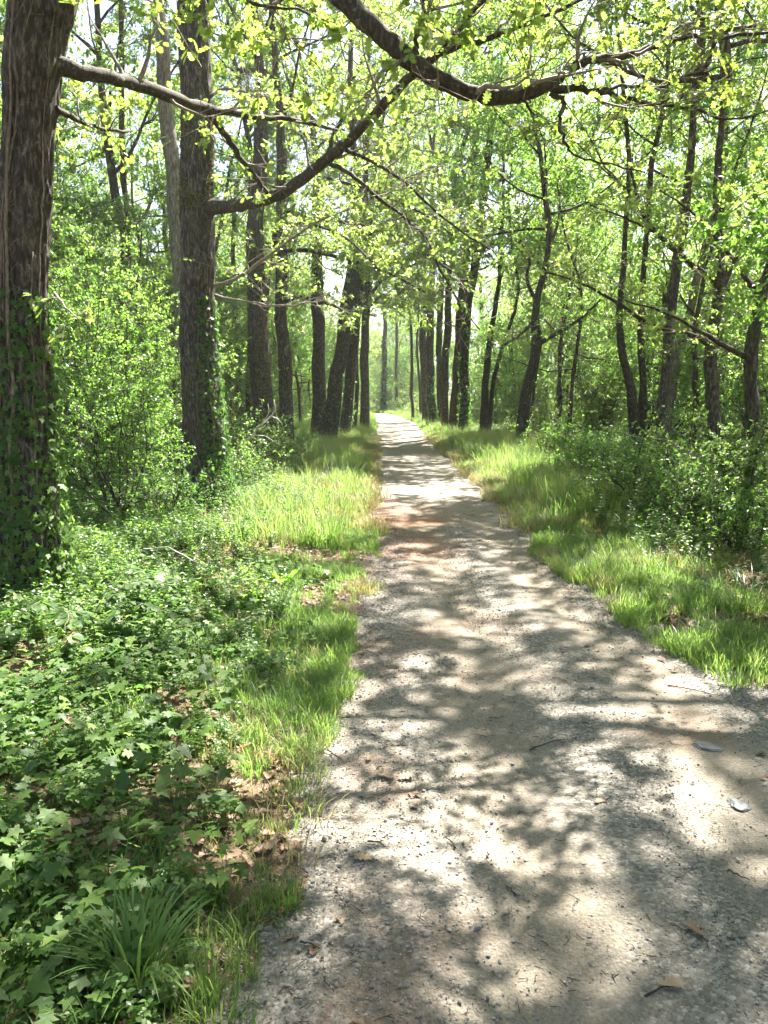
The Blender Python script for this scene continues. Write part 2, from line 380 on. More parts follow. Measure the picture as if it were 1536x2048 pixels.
# ------------------------------------------------------------------ trees: crowns shared between trees
def limb(p0, d, L, r0, n=8, up=.25, wig=.22, rng=RNG, r1=None):
    d = np.array(d, float); d /= np.linalg.norm(d); pts = [np.array(p0, float)]
    for k in range(n-1):
        d = d+rng.normal(0, wig, 3)+np.array([0, 0, up])*.35; d /= np.linalg.norm(d)
        pts.append(pts[-1]+d*L/(n-1))
    r1 = r0*.25 if r1 is None else r1
    return np.array(pts), np.linspace(r0, r1, n)
def foliage(LB, WB, starts, dirs, n_leaf, leaf, tpl, rng, twig_len=.45, r=.004, bare=0.0, droop=.25, tilt=.55):
    "twigs from each start with leaves along them"
    n = len(starts)
    if n == 0: return
    L = twig_len*rng.uniform(.55, 1.25, n)
    dirs = dirs/(np.linalg.norm(dirs, axis=1)[:, None]+1e-9)
    mid = starts+dirs*L[:, None]*.55+rng.normal(0, .03, (n, 3)); end = mid+(dirs+rng.normal(0, .35, (n, 3)))*L[:, None]*.5
    WB.prisms(starts, mid, r, r*.7); WB.prisms(mid, end, r*.7, r*.35)
    keep = rng.random(n) >= bare
    mid, end, dirs, starts = mid[keep], end[keep], dirs[keep], starts[keep]; n = len(mid)
    tt = rng.uniform(.15, 1.05, (n, n_leaf, 1))
    tt = np.maximum(tt, rng.uniform(.15, 1.05, tt.shape))
    if tpl is OAK: tt = 1.03-.30*rng.random(tt.shape)**1.4
    pos = np.where(tt < .5, starts[:, None]+(mid-starts)[:, None]*tt*2, mid[:, None]+(end-mid)[:, None]*(tt-.5)*2)
    pos = pos.reshape(-1, 3)+rng.normal(0, leaf*.3, (n*n_leaf, 3)); m = len(pos)
    yd = np.repeat(dirs, n_leaf, 0)*.5+rng.normal(0, .7, (m, 3)); yd[:, 2] -= droop
    if tpl is OAK: pos = pos-rng.normal(0, leaf*.12, (m, 3))
    nr = rng.normal(0, tilt, (m, 3)); nr[:, 2] += 1
    LB.leaves(tpl, pos, yd, nr, leaf*rng.uniform(.5, 1.3, m), np.clip(rng.normal(.45, .22, m)+np.repeat(rng.normal(0, .12, n), n_leaf), 0, 1))
def branchset(LB, WB, pts, rad, rng, n_sub=8, sub=.45, n_twig=7, n_leaf=14, leaf=.07, tpl=DIAMOND, t0=.25, twig_len=.45, bare=0, spread=1.0, flat=.35, Lref=None):
    "side branches, twigs and leaves along a limb"
    L = np.linalg.norm(np.diff(pts, axis=0), axis=1).sum() if Lref is None else Lref
    S = []; D = []
    n = len(pts)
    for k in range(n_sub):
        t = t0+(1-t0)*(k+rng.random())/n_sub; f = t*(n-1); i = min(int(f), n-2); p = pts[i]+(pts[i+1]-pts[i])*(f-i)
        tang = pts[i+1]-pts[i]; tang /= np.linalg.norm(tang)
        side = np.cross(tang, rng.normal(0, 1, 3)); side /= np.linalg.norm(side); side[2] *= flat if side[2] < 0 else 1
        d = tang*.6+side*spread; l = L*sub*(1.15-.6*t)*rng.uniform(.7, 1.2)
        r = min(np.interp(f, range(n), rad)*.55, .035*l/1.2+.004)
        sp, sr = limb(p, d, l, r, 6, .12, .25, rng)
        WB.tube(sp, sr, 5 if r > .012 else 4, True)
        m = n_twig; ft = rng.uniform(.8, 5, m); ii = np.minimum(ft.astype(int), 4)
        ps = sp[ii]+(sp[ii+1]-sp[ii])*(ft-ii)[:, None]; tg = sp[ii+1]-sp[ii]; tg /= np.linalg.norm(tg, axis=1)[:, None]
        dd = tg*.6+rng.normal(0, .6, (m, 3)); dd[:, 2] *= .7
        S.append(ps); D.append(dd); S.append(sp[-1:]); D.append(sp[-1:]-sp[-2:-1])
    m = max(3, n_sub//2); ft = rng.uniform((n-1)*.55, n-1.01, m); ii = ft.astype(int)
    S.append(pts[ii]+(pts[ii+1]-pts[ii])*(ft-ii)[:, None]); D.append(rng.normal(0, 1, (m, 3)))
    foliage(LB, WB, np.vstack(S), np.vstack(D), n_leaf, leaf, tpl, rng, twig_len, bare=bare)

def make_crown(seed, h, Rr, n_bough, r0, leaf, n_leaf, n_sub=8, n_twig=7, base=.0, el=(5, 55), tpl=DIAMOND, twig_len=.45, leader=True):
    rng = np.random.default_rng(seed); LB, WB = MB(), MB()
    lp, lr = limb((0, 0, -.15), (0, 0, 1), h+.15, r0, 10, .25, .09, rng, r0*.2)
    WB.tube(lp, lr, 10, True, .12, seed=seed)
    az = rng.random()*6.28
    for k in range(n_bough):
        t = base+(1-base)*(k+.3)/n_bough; f = t*9; i = min(int(f), 8); p = lp[i]+(lp[i+1]-lp[i])*(f-i)
        az += 2.4+rng.normal(0, .3); e = R(rng.uniform(*el)+25*t)
        L = Rr*(1-.55*t**1.5)*rng.uniform(.75, 1.15)
        bp, br = limb(p, (math.cos(az)*math.cos(e), math.sin(az)*math.cos(e), math.sin(e)), L, np.interp(f, range(10), lr)*.48, 8, .1, .16, rng)
        WB.tube(bp, br, 6, True)
        branchset(LB, WB, bp, br, rng, n_sub, .42, n_twig, n_leaf, leaf, tpl, twig_len=twig_len)
    return LB, WB
CROWNS = {}
def crown_pair(key, leafm, woodm, *a, **k):
    LB, WB = make_crown(*a, **k)
    CROWNS[key] = (WB.mesh('branch_'+key, woodm, True), LB.mesh('crown_'+key, leafm), a[1])
crown_pair('oak_a', M['tree_leaf'], M['bark_far'], 11, 6.5, 4.3, 13, .12, .082, 33, 7, 6, el=(-5, 50), twig_len=.42)
crown_pair('oak_b', M['oak_leaf'], M['bark_far'], 12, 6.0, 4.0, 12, .11, .082, 33, 7, 6, el=(-5, 50), twig_len=.42)
crown_pair('oak_c', M['tree_leaf'], M['bark_far'], 13, 7.0, 3.6, 13, .11, .08, 33, 6, 6, el=(-5, 50), twig_len=.42)
crown_pair('slim_a', M['green_leaf'], M['bark_far'], 14, 6.0, 2.5, 14, .06, .07, 24, 6, 6, el=(-10, 45))
crown_pair('slim_b', M['tree_leaf'], M['bark_far'], 15, 5.0, 2.4, 12, .05, .07, 24, 6, 6, el=(-10, 45))
crown_pair('low_a', M['green_leaf'], M['bark_far'], 16, 3.6, 2.5, 15, .06, .065, 24, 8, 7, el=(-15, 35), twig_len=.38)
crown_pair('low_b', M['herb_leaf'], M['bark_far'], 17, 3.2, 2.3, 14, .05, .06, 24, 8, 7, el=(-15, 40), twig_len=.36)

def bark_trunk(pts, rad, name, m, seg=None, hstep=.03, amp=.014, freq=24., seed=0, base_flare=.35):
    "a trunk with furrowed bark"
    pts = np.asarray(pts, float); rad = np.asarray(rad, float)
    s = np.concatenate([[0], np.cumsum(np.linalg.norm(np.diff(pts, axis=0), axis=1))]); n = max(8, int(s[-1]/hstep)); ss = np.linspace(0, s[-1], n)
    def sm(v):  # smooth interpolation
        from math import pi
        c = np.interp(ss, s, v); w = max(3, int(.25/hstep) | 1); k = np.hanning(w+2)[1:-1]; k /= k.sum()
        return np.convolve(np.pad(c, w//2, 'reflect', reflect_type='odd'), k, 'valid')[:n]
    C = np.stack([sm(pts[:, k]) for k in range(3)], 1); r = sm(rad)
    wv = np.clip(ss/1.5, 0, 1)*.07; C[:, 0] += wv*(fbm(ss*.9+seed*3, 0*ss, 0*ss, 3)-.5)*2; C[:, 1] += wv*(fbm(ss*.9+seed*3, 0*ss+7, 0*ss, 3)-.5)*2
    r = r*(1+base_flare*np.exp(-ss/.18))*(1+.16*(fbm(ss*1.6+seed, 0*ss+3, 0*ss, 3)-.5))
    seg = seg or max(12, int(2*np.pi*rad.mean()/.05))
    a = np.linspace(0, 2*np.pi, seg, endpoint=False)
    t = np.gradient(C, axis=0); t /= np.linalg.norm(t, axis=1)[:, None]
    u = np.cross(np.array([0, 1., 0]), t); u /= np.linalg.norm(u, axis=1)[:, None]; v = np.cross(t, u)
    A, S = np.meshgrid(a, ss); R0 = r[:, None]+0*A
    bx, by = np.cos(A)*rad.mean(), np.sin(A)*rad.mean()
    wx = (fbm(bx*4+seed, by*4, S*1.2, 2)-.5)*.10
    nn = noise3((bx+wx)*freq+seed, (by+wx)*freq, S*freq*.17); n2 = noise3((bx-wx)*freq*2.1+seed, (by+wx)*freq*2.1, S*freq*.55+9)
    ridge = 1-np.abs(2*nn-1)**.8; ridge = ridge*.75+.25*n2
    lump = fbm(bx*3+seed, by*3, S*1.1+30, 3)-.5
    rr = R0*(1+.16*lump)+amp*(ridge-.5)*2
    V = C[:, None]+u[:, None]*(np.cos(A)*rr)[..., None]+v[:, None]*(np.sin(A)*rr)[..., None]
    i = np.arange(n-1)[:, None]*seg; j = np.arange(seg)[None]; j2 = (j+1) % seg
    q = np.stack([i+j, i+j2, i+seg+j2, i+seg+j], -1).reshape(-1, 4)
    me = mesh(name, V.reshape(-1, 3), [q], m, None, True)
    return me, C, r
def trace(tr, Y, base=True):
    "tr: [(x, y, width_px[, Y])...] from the foot upward"
    pts = []; rad = []
    for e in tr:
        p, r = PW(e[0], e[1], e[2], e[3] if len(e) > 3 else Y); pts.append(p); rad.append(r)
    pts = np.array(pts); rad = np.array(rad)
    if base:
        g = float(H(pts[0, 0], pts[0, 1])); foot = pts[0].copy(); foot[2] = g-.12
        if pts[0, 2] > g+.05: pts = np.vstack([foot, pts]); rad = np.concatenate([[rad[0]*1.1], rad])
        else: pts[0] = foot
    return pts, rad
def tree(name, label, tr, Y, crown=None, cscale=1, group=None, m='bark_far', top=None, seg=None, hstep=.08, amp=.008, freq=16, cat='tree', crot=0, flare=.35):
    pts, rad = trace(tr, Y)
    if top is not None and pts[-1, 2] < top:       # carry the trunk on above the last traced point
        d = pts[-1]-pts[-2]; d /= np.linalg.norm(d); d = d*.5+np.array([0, 0, .6]); d /= np.linalg.norm(d)
        k = (top-pts[-1, 2])/d[2]; pts = np.vstack([pts, pts[-1]+d*k]); rad = np.concatenate([rad, [rad[-1]*.75]])
    base = pts[0].copy()
    t = thing(name, label, cat, base, group=group)
    me, C, r = bark_trunk(pts-base, rad, name+'_trunk', M[m], seg, hstep, amp, freq, seed=random.random()*50, base_flare=flare)
    link('trunk', me, t)
    if crown:
        w, c, hh = CROWNS[crown]; loc = tuple(C[-1])
        link('branch', w, t, loc, (0, 0, crot), cscale); link('crown', c, t, loc, (0, 0, crot), cscale)
    return t, C, r, base

# --- the big ivy-clad oak at the left edge, with the limb across the second trunk and the dark bough over the path
T1, C1, r1_, b1 = tree('oak_tree', 'big ivy-clad oak at the left edge, its dark bough reaching over the path',
    [(55, 1245, 146), (58, 1100, 118), (60, 1000, 104), (57, 850, 96), (57, 700, 86), (60, 520, 87), (64, 400, 90), (65, 300, 89), (68, 180, 98), (76, 90, 112), (88, 0, 126), (108, -160, 132), (120, -420, 110)], 5.8,
    'oak_b', 1.0, m='bark', seg=150, hstep=.016, amp=.017, freq=26, top=7.2, crot=1.2)
def traced_bough(parent, base, tr, name, woodm, leafm, tpl, leaf, n_sub=8, n_leaf=9, n_twig=5, sub=.35, t0=.2, bare=.1, seed=1, twig_len=.35, sides=10, sub_len=None, individual=0, spread=1.0, flat=.35):
    rng = np.random.default_rng(seed)
    pts = []; rad = []
    for e in tr:
        if isinstance(e[0], str): pts.append(np.array(e[1])); rad.append(e[2])
        else:
            p, r = PW(*e); pts.append(p); rad.append(r*.72)
    pts = np.array(pts)-base; rad = np.array(rad)
    k = np.linspace(0, len(pts)-1, (len(pts)-1)*4+1); P2 = np.stack([np.interp(k, range(len(pts)), pts[:, c]) for c in range(3)], 1)
    kk = np.array([.25, .5, .25])
    for _ in range(2): P2[1:-1] = (P2[:-2]+2*P2[1:-1]+P2[2:])/4
    P2[1:-1] += rng.normal(0, .006, P2[1:-1].shape)
    R2 = np.interp(k, range(len(pts)), rad)
    WB, LB, SB = MB(), MB(), MB(); WB.tube(P2, R2, sides, True, .14, seed=seed)
    b = link(name, WB.mesh(name, woodm, True), parent)
    branchset(LB, SB, P2[::3] if len(P2) > 12 else P2, R2[::3] if len(P2) > 12 else R2, rng, n_sub, sub, n_twig, n_leaf, leaf, tpl, t0=t0, twig_len=twig_len, bare=bare, Lref=sub_len, spread=spread, flat=flat)
    link('twig', SB.mesh('twig', M['twig'], True), b)['kind'] = 'stuff'
    return b, LB, P2
LV1 = MB(); boughs = []
def bough_on(parent, base, lvs, tr, **k):
    k['leaf'] = k.get('leaf', .085)*.82; k['n_leaf'] = int(k.get('n_leaf', 9)*1.6)
    b, LB, P2 = traced_bough(parent, base, tr, k.pop('name', 'bough'), k.pop('wood', M['bark_branch']), None, k.pop('tpl', OAK), k.pop('leaf', .085), **k)
    lvs.append(LB); return P2
lv1 = []
# dark bough over the path
bough_on(T1, b1, lv1, [('w', (-2.15, 5.6, 6.2), .16), ('w', (-1.4, 5.2, 5.2), .13), (620, -70, 62, 4.9), (680, -5, 58, 4.85), (740, 48, 56, 4.8), (800, 102, 54, 4.75), (862, 152, 50, 4.7), (938, 190, 44, 4.7), (1000, 196, 40, 4.7), (1050, 188, 38, 4.75), (1098, 172, 36, 4.8),
    (1125, 146, 27, 4.85), (1175, 118, 24, 4.9), (1240, 113, 20, 5.0), (1310, 94, 18, 5.1), (1375, 70, 15, 5.2), (1480, 74, 10, 5.4), (1560, 60, 7, 5.6)], seed=21, n_sub=12, sub_len=1.5, leaf=.075, bare=.3, n_twig=5, n_leaf=5, t0=.3)
bough_on(T1, b1, lv1, [(1095, 172, 26, 4.8), (1150, 178, 19, 4.8), (1200, 184, 14, 4.85), (1270, 205, 11, 4.9), (1340, 214, 9, 5.0), (1400, 222, 8, 5.1), (1460, 246, 6, 5.2), (1560, 215, 4, 5.3)], seed=22, n_sub=7, sub_len=1.2, leaf=.075, bare=.35, n_twig=4, n_leaf=5)
bough_on(T1, b1, lv1, [(1195, 182, 15, 4.85), (1250, 168, 10, 5), (1330, 178, 8, 5.1), (1400, 140, 6, 5.2), (1530, 115, 4, 5.3)], seed=23, n_sub=5, sub_len=.9, leaf=.075, bare=.3, n_twig=4, n_leaf=5, sides=6)
bough_on(T1, b1, lv1, [(1100, 186, 16, 4.8), (1132, 203, 13, 4.8), (1116, 238, 11, 4.8), (1128, 285, 9, 4.8), (1140, 305, 7, 4.85), (1200, 325, 5, 4.9), (1290, 345, 4, 5.0)], seed=24, n_sub=4, sub_len=.7, leaf=.07, bare=.5, n_twig=3, n_leaf=4, sides=6)
bough_on(T1, b1, lv1, [(1042, 195, 9, 4.7), (1050, 212, 8, 4.7), (1068, 228, 5, 4.7)], seed=25, n_sub=1, sub_len=.25, leaf=.06, bare=.5, n_twig=2, n_leaf=3, sides=6)
bough_on(T1, b1, lv1, [(835, 110, 16, 4.75), (828, 75, 12, 4.75), (848, 38, 10, 4.8), (850, -30, 8, 4.9)], seed=26, n_sub=3, sub_len=.6, leaf=.07, n_twig=3, n_leaf=5, sides=6)
bough_on(T1, b1, lv1, [(108, 585, 8, 5.6), (130, 615, 5, 5.3), (160, 640, 3, 5.1)], seed=33, n_sub=2, sub_len=.2, leaf=.10, n_twig=1, n_leaf=2, sides=5, twig_len=.12, wood=M['twig'])
# limb from the big oak across the second trunk
bough_on(T1, b1, lv1, [(70, 112, 30, 5.85), (108, 128, 52, 5.8), (150, 140, 46, 5.8), (205, 152, 38, 6.0), (265, 166, 35, 6.3), (330, 188, 34, 6.7), (395, 214, 32, 7.1), (440, 222, 22, 7.4), (520, 234, 15, 7.8), (600, 240, 12, 8.1), (680, 262, 8, 8.4)], seed=27, n_sub=9, sub_len=1.6, leaf=.075, t0=.35, bare=.3, n_leaf=7)
bough_on(T1, b1, lv1, [(415, 218, 22, 7.2), (445, 262, 18, 7.5), (478, 312, 16, 7.8), (510, 352, 14, 8.0), (535, 386, 12, 8.2)], seed=28, n_sub=3, sub_len=.9, leaf=.07, bare=.5, n_leaf=5, sides=8)
bough_on(T1, b1, lv1, [(110, 218, 22, 5.8), (150, 236, 16, 6.1), (190, 256, 12, 6.5), (260, 262, 8, 6.9)], seed=29, n_sub=6, sub_len=1.1, leaf=.075, t0=.3, n_leaf=8, sides=8, bare=.1)
bough_on(T1, b1, lv1, [('w', (-1.9, 5.5, 5.2), .07), (200, -30, 20, 5.2), (320, -20, 18, 4.6), (430, -15, 14, 4.2), (520, 10, 9, 4.0), (620, 30, 6, 3.9)], seed=30, n_sub=8, sub_len=.9, leaf=.085, t0=.3, n_leaf=8, sides=8, bare=.05, n_twig=6)
bough_on(T1, b1, lv1, [('w', (-1.7, 5.3, 5.6), .07), (500, -160, 20, 5.2), (700, -130, 18, 4.8), (900, -60, 14, 4.6), (1100, -40, 10, 4.6), (1300, -60, 8, 4.8)], seed=31, n_sub=8, sub_len=1.2, leaf=.08, t0=.15, n_leaf=9, sides=8, bare=.05, n_twig=6)
# the nearest leaves one by one, the rest as one part
def leaf_list(MBs, k):
    "leaf centres/frames are kept as template copies of k vertices"
    V = np.vstack([v for m in MBs for v in m.V]); va = np.concatenate([v for m in MBs for v in m.va])
    return V.reshape(-1, k, 3), va.reshape(-1, k)[:, 0]
def split_leaves(parent, base, MBs, tpl, matr, n_ind, name='leaf', view=True, stuffname='crown', maxind=300):
    k = len(tpl[0]); LVs, va = leaf_list(MBs, k)
    W = LVs.mean(1)+base
    ax = W[:, 1]*math.cos(PITCH)-(W[:, 2]-CAM_H)*math.sin(PITCH); up = W[:, 1]*math.sin(PITCH)+(W[:, 2]-CAM_H)*math.cos(PITCH)
    px = 768+FPX*W[:, 0]/np.maximum(ax, .1); py = 1024-FPX*up/np.maximum(ax, .1)
    ok = (ax > .3) & (px > 0) & (px < 1536) & (py > 0) & (py < 2048)
    order = np.argsort(np.where(ok, ax, 1e6)); ind = order[:min(n_ind, int(ok.sum()))]
    protos = [mesh(name+'_shape', tpl[0], [tpl[1]], matr, np.full(k, v)) for v in (.2, .45, .7)]
    mask = np.ones(len(LVs), bool); mask[ind] = False
    ib = tpl[0][:, 1].argmin()
    T = tpl[0]; Th = np.column_stack([T, np.ones(k)])
    for q in ind:
        A, *_ = np.linalg.lstsq(Th, LVs[q], rcond=None)     # affine frame of this leaf
        mt = Matrix([[A[0, r], A[1, r], A[2, r], A[3, r]] for r in range(3)]+[[0, 0, 0, 1]])
        o = bpy.data.objects.new(name, protos[min(2, int(va[q]*3))]); COL.objects.link(o); o.parent = parent; o.matrix_local = mt
    V = LVs[mask].reshape(-1, 3); n = mask.sum()
    F = (np.arange(n)[:, None, None]*k+tpl[1][None]).reshape(-1, 3)
    o = link(stuffname, mesh(stuffname, V, [F], matr, np.repeat(va[mask], k)), parent); o['kind'] = 'stuff'
split_leaves(T1, b1, lv1, OAK, M['oak_leaf'], 290)

# --- second oak with the long mossy limb
T2, C2, r2_, b2 = tree('oak_tree', 'tall dark-barked oak behind the ivy-clad one, its long bare limb rising to the right',
    [(408, 985, 100), (404, 930, 84), (404, 840, 78), (398, 700, 70), (393, 600, 68), (396, 500, 66), (392, 400, 62), (394, 300, 64), (396, 200, 62), (396, 100, 62), (386, 0, 60), (380, -200, 56), (385, -500, 48)], 11,
    'oak_a', 1.2, m='bark', seg=110, hstep=.03, amp=.018, freq=22, top=9.5, crot=.4)
lv2 = []
bough_on(T2, b2, lv2, [(392, 430, 30, 11.05), (412, 416, 46, 10.95), (432, 413, 42, 10.8), (470, 412, 36, 10.5), (520, 402, 34, 10.2), (570, 384, 33, 9.9), (615, 350, 31, 9.6), (655, 318, 30, 9.3), (695, 284, 29, 9.0), (740, 240, 27, 8.7), (785, 190, 26, 8.4), (826, 150, 25, 8.1), (870, 112, 22, 7.9), (905, 96, 18, 7.8), (955, 82, 17, 7.7), (1010, 66, 14, 7.6), (1060, 46, 11, 7.6), (1150, 5, 8, 7.6), (1230, -40, 5, 7.6)],
    wood=M['bark_branch'], seed=41, n_sub=13, sub_len=2.0, leaf=.08, t0=.25, bare=.35, n_leaf=7, n_twig=6, twig_len=.4)
bough_on(T2, b2, lv2, [(655, 318, 14, 9.3), (668, 265, 12, 9.4), (700, 212, 10, 9.5), (735, 190, 8, 9.6), (790, 178, 5, 9.7)], seed=42, n_sub=5, sub_len=1.2, leaf=.08, n_leaf=7, sides=7, bare=.2)
bough_on(T2, b2, lv2, [(655, 325, 15, 9.3), (700, 345, 12, 9.2), (745, 388, 11, 9.1), (800, 425, 9, 9.0), (850, 470, 8, 8.9), (880, 540, 6, 8.9), (920, 610, 5, 8.8), (960, 660, 3, 8.8)], seed=43, n_sub=14, sub_len=1.5, leaf=.07, n_leaf=6, sides=7, bare=.45, n_twig=8, t0=.2)
bough_on(T2, b2, lv2, [(690, 300, 11, 9.0), (760, 330, 9, 9.0), (830, 380, 8, 9.1), (900, 450, 6, 9.2), (980, 500, 4, 9.3)], seed=44, n_sub=9, sub_len=1.4, leaf=.07, n_leaf=6, sides=7, bare=.35, n_twig=7, t0=.15)
bough_on(T2, b2, lv2, [(826, 150, 18, 8.1), (880, 105, 14, 8.0), (915, 62, 13, 7.9), (945, 25, 11, 7.8), (985, -15, 9, 7.7), (1040, -80, 6, 7.6)], seed=45, n_sub=8, sub_len=1.5, leaf=.08, n_leaf=8, sides=7, bare=.15)
bough_on(T2, b2, lv2, [(425, 572, 12, 11), (470, 560, 10, 10.8), (520, 525, 9, 10.4), (580, 480, 7, 10), (640, 440, 5, 9.8), (740, 400, 3, 9.6)], seed=46, n_sub=8, sub_len=1.3, leaf=.07, n_leaf=6, sides=7, bare=.4, n_twig=6, wood=M['twig'])
bough_on(T2, b2, lv2, [(430, 590, 8, 11), (500, 605, 6, 10.6), (570, 615, 5, 10.2), (650, 600, 4, 9.8)], seed=47, n_sub=6, sub_len=1.1, leaf=.07, n_leaf=5, sides=6, bare=.4, wood=M['twig'])
bough_on(T2, b2, lv2, [(400, 205, 10, 11), (450, 172, 8, 10.8), (520, 195, 7, 10.4), (620, 200, 5, 10), (720, 205, 4, 9.6)], seed=48, n_sub=8, sub_len=1.3, leaf=.07, n_leaf=6, sides=6, bare=.35, wood=M['twig'])
split_leaves(T2, b2, lv2, OAK, M['tree_leaf'], 0)

# --- trunks further along, left of the path
def hero(*a, **k): return tree(*a, **k)
oak = 'oak_tree'
hero(oak, 'pale sunlit tree with flaking bark leaning up behind the second oak',
     [(372, 860, 30), (362, 620, 28), (350, 480, 30), (348, 380, 32), (338, 280, 30), (330, 180, 28), (322, 80, 26), (308, -20, 24), (300, -200, 20)], 16, 'oak_c', 1.0, m='bark_pale', seg=28, amp=.02, top=8)
hero(oak, 'thin dark trunk standing between the ivy-clad oak and the second oak', [(280, 880, 15), (276, 700, 14), (262, 560, 13), (245, 350, 12), (243, 120, 10), (240, -50, 8)], 19, 'slim_a', 1.2, top=8)
hero(oak, 'thick mossy tree left of the path, behind the bleached dead branch', [(540, 930, 52), (532, 850, 44), (524, 760, 40), (518, 640, 38), (512, 560, 36), (508, 470, 32), (520, 300, 28)], 18.5, 'oak_a', .9, m='bark', seg=40, amp=.02, top=8.5, crot=2)
hero(oak, 'straight dark trunk right beside the mossy tree', [(572, 905, 34), (570, 800, 28), (567, 700, 26), (563, 600, 25), (560, 480, 24), (563, 380, 22)], 20.5, 'oak_b', .9, m='bark', seg=30, amp=.015, top=8, crot=3)
hero(oak, 'medium trunk with an arching side branch between the mossy tree and the leaning pair', [(638, 880, 36), (637, 800, 28), (636, 700, 25), (633, 600, 24), (634, 500, 22)], 26, 'oak_a', .95, m='bark', seg=26, amp=.015, top=8, crot=1)
hero(oak, 'stout leaning trunk, front one of the leaning pair left of the path', [(652, 880, 38), (668, 800, 30), (680, 720, 27), (692, 640, 25), (703, 560, 23), (712, 450, 20)], 24, 'oak_c', .95, m='bark', seg=30, amp=.015, top=8, crot=5)
hero(oak, 'slimmer leaning trunk close behind the stout leaning one', [(688, 870, 24), (698, 790, 22), (706, 700, 20), (713, 620, 18), (725, 500, 16)], 26.5, 'oak_b', .9, m='bark', seg=22, amp=.012, top=8, crot=0)
hero(oak, 'upright trunk standing nearest to the left edge of the path, behind the leaning pair', [(729, 848, 20), (729, 780, 17), (729, 700, 17), (732, 640, 16), (735, 560, 15)], 33, 'oak_a', 1.0, m='bark', seg=20, amp=.012, top=8, crot=4)
hero(oak, 'thin stem between the leaning pair and the upright trunk by the path', [(710, 850, 9), (712, 760, 8), (711, 650, 8), (712, 560, 7)], 31, 'slim_b', 1.2, top=7)
hero(oak, 'slender stem close to the left side of the mossy tree', [(505, 900, 14), (500, 780, 12), (497, 660, 11), (500, 560, 10)], 22, 'slim_a', 1.3, top=7)
hero(oak, 'dark slender trunk right of the thin one, deep in the wood beyond the second oak', [(475, 880, 12), (478, 760, 11), (470, 640, 10), (468, 540, 9)], 27, 'oak_c', .8, top=7)
hero(oak, 'ivy-green trunk in the gap where the path bends away', [(767, 812, 10), (768, 760, 9), (769, 690, 9), (770, 620, 8)], 64, 'oak_b', 1.2, top=9)
hero(oak, 'little dark trunk just right of the ivy-green one at the bend', [(793, 812, 7), (792, 740, 6), (793, 690, 6)], 66, 'oak_a', 1.1, top=8)
hero(oak, 'straight slim pole-like trunk at the right edge of the path near its bend', [(826, 832, 7), (823, 760, 6), (822, 690, 6), (820, 640, 5)], 46, 'oak_c', 1.0, m='bark_far', top=9)
hero(oak, 'thin crooked stem just right of the pole-like trunk', [(842, 828, 6), (836, 740, 5), (834, 680, 4), (836, 640, 4)], 48, 'slim_b', 1.4, m='bark_far', top=8)
arch = [o for o in SC.objects if o.get('label', '').startswith('straight dark trunk right beside')][0]
ba = np.array(arch.location); lva = []
bough_on(arch, ba, lva, [(568, 602, 14, 20.5), (600, 592, 11, 20), (650, 606, 9, 19.4), (700, 622, 7, 19), (750, 632, 4, 18.6)], seed=91, n_sub=9, sub_len=2.4, leaf=.09, n_leaf=12, tpl=LEAF6, bare=.05, t0=.15)
bough_on(arch, ba, lva, [(566, 500, 15, 20.5), (620, 500, 12, 20), (700, 520, 9, 19), (780, 545, 7, 18.5), (850, 585, 5, 18)], seed=92, n_sub=20, sub_len=2.8, leaf=.08, n_leaf=26, tpl=LEAF6, bare=.05, t0=.15, n_twig=7)
bough_on(arch, ba, lva, [(565, 420, 15, 20.5), (640, 440, 12, 20), (740, 450, 9, 19), (840, 500, 7, 18.5), (930, 560, 5, 18)], seed=93, n_sub=22, sub_len=2.8, leaf=.08, n_leaf=26, tpl=LEAF6, bare=.05, t0=.15, n_twig=7)
bough_on(arch, ba, lva, [(566, 520, 12, 20.5), (540, 470, 10, 19), (600, 440, 8, 17.5), (690, 470, 6, 16.5), (760, 540, 4, 16)], seed=94, n_sub=24, sub_len=2.6, leaf=.08, n_leaf=26, tpl=LEAF6, bare=.05, t0=.1, n_twig=7)
bough_on(arch, ba, lva, [(560, 360, 12, 20.5), (640, 350, 10, 19), (740, 380, 8, 18), (860, 430, 6, 17.5), (960, 520, 4, 17)], seed=95, n_sub=26, sub_len=2.8, leaf=.08, n_leaf=26, tpl=LEAF6, bare=.05, t0=.1, n_twig=7)
split_leaves(arch, ba, lva, LEAF6, M['tree_leaf'], 0)
# right row
hero(oak, 'farthest trunk of the right-hand row beside the path', [(852, 838, 15), (848, 760, 14), (846, 680, 14), (848, 600, 12)], 40, 'oak_a', 1.0, m='bark', seg=18, top=8.5)
hero(oak, 'reddish ivy-footed trunk, second from the far end of the right-hand row', [(866, 850, 17), (862, 780, 15), (861, 700, 16), (863, 600, 14)], 35.5, 'oak_b', 1.0, m='bark', seg=18, top=8.5)
hero(oak, 'dark trunk in the middle of the right-hand row, leaning slightly outward', [(890, 864, 16), (889, 790, 14), (893, 700, 15), (896, 620, 14), (900, 520, 12)], 31, 'oak_c', 1.0, m='bark', seg=18, top=8.5)
hero(oak, 'trunk half hidden behind the dark middle one of the right-hand row', [(880, 850, 11), (879, 770, 12), (880, 660, 12), (884, 560, 11)], 36.5, 'slim_a', 1.5, m='bark', seg=18, top=8)
hero(oak, 'pale-sided thick trunk, second nearest of the right-hand row', [(906, 872, 20), (911, 790, 19), (916, 700, 19), (922, 600, 18), (935, 480, 17), (948, 330, 15), (955, 200, 13)], 29.5, 'oak_a', 1.0, m='bark_far', seg=26, top=8.5, crot=2)
hero(oak, 'ivy-wrapped thick trunk nearest to the camera in the right-hand row', [(927, 868, 20), (928, 790, 18), (930, 700, 18), (938, 600, 18), (955, 480, 17), (970, 360, 15), (985, 240, 13)], 28.5, 'oak_b', 1.0, m='bark', seg=26, top=8.5, crot=3)
